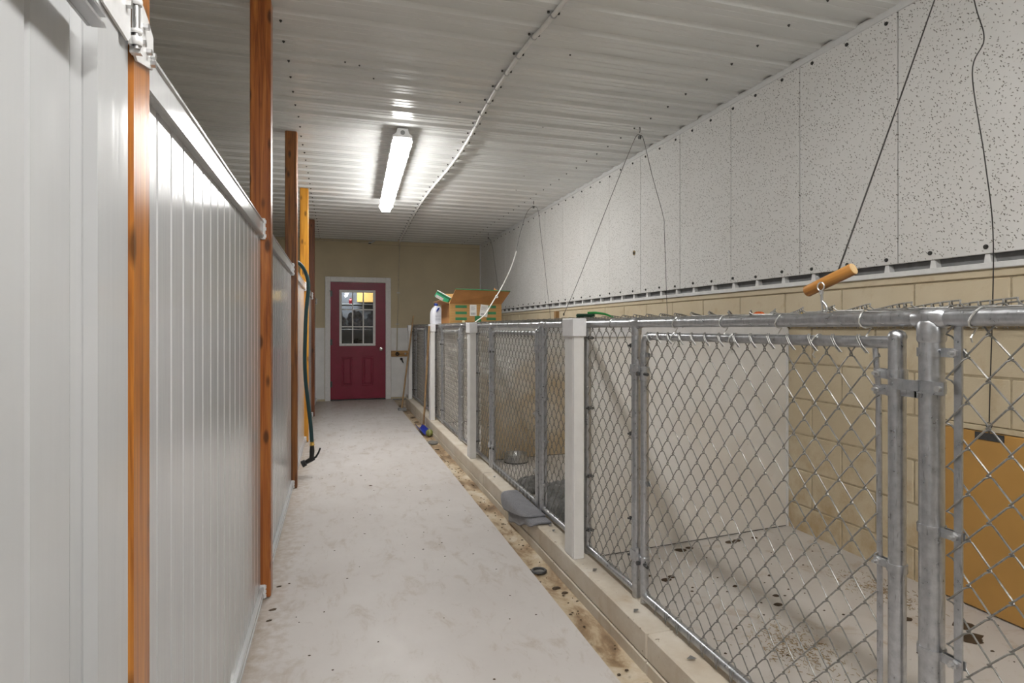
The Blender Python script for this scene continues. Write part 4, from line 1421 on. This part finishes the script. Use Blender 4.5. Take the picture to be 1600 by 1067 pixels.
# jug of bleach
jg = thing('bleach_jug', (1.215, 7.40, ZR), 'white plastic bleach jug with blue cap on the netting roof', 'jug')
sec = [(0, .052, .070), (.004, .058, .076), (.12, .058, .076), (.15, .056, .074), (.18, .047, .062), (.205, .034, .044), (.222, .022, .024), (.232, .020, .020)]
JR = Matrix.Translation((1.215, 7.42, ZR + .004)) @ Matrix.Rotation(.35, 4, 'Z')
vs, fs = [], []
S = 24
for (h, a, b) in sec:
    for k in range(S):
        an = 2 * math.pi * k / S
        cx_, sx_ = math.cos(an), math.sin(an)
        vs.append((b * math.copysign(abs(cx_) ** .75, cx_), a * math.copysign(abs(sx_) ** .75, sx_), h))
for i in range(len(sec) - 1):
    for k in range(S):
        fs.append((i * S + k, i * S + (k + 1) % S, (i + 1) * S + (k + 1) % S, (i + 1) * S + k))
fs.append(tuple(range(S)))
fs.append(tuple((len(sec) - 1) * S + k for k in range(S)))
MB().add(vs, fs).xform(JR).build('jug_body', 'jug_white', jg, smooth=50)
MB().tube([(.020, 0, .222), (.05, 0, .215), (.070, 0, .18), (.074, 0, .13)], .011, 8).xform(JR).build('jug_handle', 'jug_white', jg, smooth=60)
MB().lathe([(.022, .228), (.023, .232), (.023, .258), (.020, .262)], (0, 0, 0), 18).xform(JR).build('jug_cap', 'cap_blue', jg, smooth=40)
MB().prism([(-.030, .15), (.002, .178), (.014, .205), (-.004, .202), (-.024, .178)], -.066, -.052, 'y').xform(JR).build('blue_mark', 'cap_blue', jg)
m2 = MB()
for q, z in enumerate((.05, .064, .09, .104)):
    m2.box(-.045, .045 - .01 * (q % 2), -.0595, -.057, z, z + .004)
m2.xform(JR).build('jug_print', 'jug_print', jg)
tag(MB().box(1.14, 1.42, 7.0, 7.62, ZR - .004, ZR + .004, .003).build('white_pad', 'jug_white'), 'flat white pad under the bleach jug', 'pad')

# green and white pack on the carton flap
pk = thing('green_pack', (1.17, 6.75, 1.54), 'green and white pack tilted on the carton edge above the jug', 'pack')
PR = Matrix.Translation((1.170, 6.66, 1.590)) @ Matrix.Rotation(.50, 4, 'Y') @ Matrix.Rotation(.15, 4, 'X') @ Matrix.Rotation(-.25, 4, 'Z')
MB().box(-.085, .085, -.06, .06, -.04, .034, .005).xform(PR).build('pack_body', 'pack_green', pk)
MB().box(-.088, .088, -.062, .062, .034, .043, .003).xform(PR).build('pack_edge', 'label_white', pk)
MB().box(-.075, .02, -.0615, -.0602, -.038, -.006, 0).xform(PR).build('pack_print', 'pack_grey', pk)
MB().box(-.083, .083, -.0615, -.0602, .014, .026, 0).xform(PR).build('pack_stripe', 'toy_dark', pk)

# green brush on the roof behind post A
br = thing('green_brush', (1.72, 3.85, ZR), 'green plastic brush lying on the netting behind the white post', 'brush')
R = Matrix.Translation((1.72, 3.82, ZR + .022)) @ Matrix.Rotation(-.55, 4, 'Z')
MB().box(-.10, .03, -.03, .03, .008, .030, .008).xform(R).build('brush_head', 'toy_dark', br)
MB().tube([(-.02, 0, .034), (.04, 0, .036), (.10, 0, .028), (.15, 0, .008), (.175, 0, -.006)], [.016, .015, .013, .011, .008], 10, flat=.6).xform(R).build('brush_handle', 'toy_green', br, smooth=60)
m2 = MB()
for i in range(9):
    for j in range(4):
        m2.cyl((-.095 + i * .014, -.024 + j * .016, .010), (-.095 + i * .014, -.024 + j * .016, -.016), .003, 5)
m2.xform(R).build('bristles', 'toy_dark', br, stuff=True)
o = lump((1.84, 2.24, ZR + .002), (.022, .03, .013), 'orange_plastic', 'orange_chew', 3.3, amp=.15)
tag(o, 'small orange chew toy on the nearest kennel netting', 'toy')
o = MB().tube([(1.80, 2.07, ZR + .008), (1.86, 2.02, ZR + .01), (1.9, 1.98, ZR + .008)], .006, 8).build('yellow_stick', 'yellow_plastic', smooth=60)
tag(o, 'small yellow stick on the nearest kennel netting beside the orange toy', 'stick')

# ------------------------------------------------------------------ debris
rnd = random.Random(3)


def blob(m, x, y, z, r, h, seed):
    n = 9
    vs = [(x, y, z + h)]
    for ring_ in (.6, 1.0):
        for k in range(n):
            a = 2 * math.pi * k / n
            rr = r * ring_ * (1 + .5 * noise.noise((math.cos(a) * 1.3 + seed, math.sin(a) * 1.3, seed)))
            vs.append((x + rr * math.cos(a) * 1.3, y + rr * math.sin(a), z + (h * .7 if ring_ < 1 else 0)))
    fs = [(0, 1 + k, 1 + (k + 1) % n) for k in range(n)]
    fs += [(1 + k, 1 + n + k, 1 + n + (k + 1) % n, 1 + (k + 1) % n) for k in range(n)]
    m.add(vs, fs)


m2 = MB()
zf = ZK + .0008
for (x, y, r) in ((1.73, 2.70, .030), (1.79, 2.71, .022), (2.05, 2.72, .030), (2.10, 2.73, .022), (2.22, 2.74, .018), (1.46, 2.40, .024), (1.50, 2.42, .02), (1.40, 2.46, .014), (2.35, 1.70, .045), (2.28, 1.62, .05), (2.38, 1.86, .03), (2.18, 1.80, .022),
                  (1.78, 2.05, .018), (1.83, 2.12, .014), (1.72, 2.25, .012), (1.95, 2.3, .01), (2.0, 1.6, .012)):
    blob(m2, x, y, zf, r * .8, .006, x * 7 + y)
for k in range(90):
    blob(m2, rnd.uniform(1.3, 2.5), rnd.uniform(.6, 2.7), zf, rnd.uniform(.002, .006), .003, k)
o = m2.build('floor_droppings', 'dropping', stuff=True)
tag(o, 'dark droppings and crumbs scattered over the nearest kennel floor', 'debris')


def strawpile(cx, cy, sx_, sy_, n, z, label, r=.0009):
    m = MB()
    for k in range(n):
        x, y = rnd.gauss(cx, sx_), rnd.gauss(cy, sy_)
        x = max(1.24, min(2.52, x)) if z > .05 else x
        a = rnd.uniform(0, math.pi)
        L = rnd.uniform(.004, .022)
        zz = z + rnd.uniform(.001, .006)
        m.tube([(x, y, zz), (x + L * math.cos(a), y + L * math.sin(a), zz + rnd.uniform(-.001, .003))], r, 4)
    o = m.build('straw_litter', 'straw', stuff=True)
    tag(o, label, 'straw')


strawpile(1.60, 1.75, .07, .09, 420, ZK, 'small patch of straw on the nearest kennel floor behind the gate')
strawpile(2.30, 2.02, .06, .12, 300, ZK, 'straw strewn along the block wall in the nearest kennel')
m2 = MB()
for k in range(150):
    x, y = rnd.uniform(-.28, .9), rnd.uniform(1.2, 9.8)
    blob(m2, x, y, .0006, rnd.uniform(.002, .005), .002, k)
for (x, y, r) in ((.26, 4.75, .018), (.62, 4.5, .012), (.20, 5.1, .012), (-.265, 2.78, .02), (-.27, 2.68, .015), (-.26, 3.02, .015)):
    blob(m2, x, y, .0006, r * .6, .003, x * 9)
o = m2.build('walkway_crumbs', 'dropping', stuff=True)
tag(o, 'tiny dark crumbs scattered over the pale walkway', 'debris')
m2 = MB()
for k in range(160):
    x, y = rnd.uniform(XE + .01, XCURB - .01), rnd.uniform(1.2, 9.8)
    blob(m2, x, y, -.016, rnd.uniform(.002, .007), .003, k * 1.3)
for (x, y, r) in ((1.02, 2.66, .016), (1.04, 2.60, .012), (.98, 9.6, .04), (1.03, 8.3, .03), (1.04, 7.9, .03), (1.0, 6.05, .02)):
    blob(m2, x, y, -.018, r, .008, x * 9)
o = m2.build('gutter_dirt', 'dropping', stuff=True)
tag(o, 'dark dirt clumps lying along the brown gutter', 'debris')
m2 = MB()
for (x, y) in ((1.125, 2.45), (1.13, 2.99), (1.14, 3.08), (1.115, 2.05), (1.13, 1.7), (1.12, 4.2)):
    a = rnd.uniform(0, 3)
    L = .018
    m2.add([(x - L * math.cos(a), y - L * math.sin(a), ZCURB + .004), (x + .010 * math.sin(a), y - .010 * math.cos(a), ZCURB + .010), (x + L * math.cos(a), y + L * math.sin(a), ZCURB + .005), (x - .010 * math.sin(a), y + .010 * math.cos(a), ZCURB + .008)], [(0, 1, 2, 3)])
o = m2.build('dry_leaves', 'lid_grey', stuff=True)
tag(o, 'few dry leaf scraps on top of the curb', 'debris')
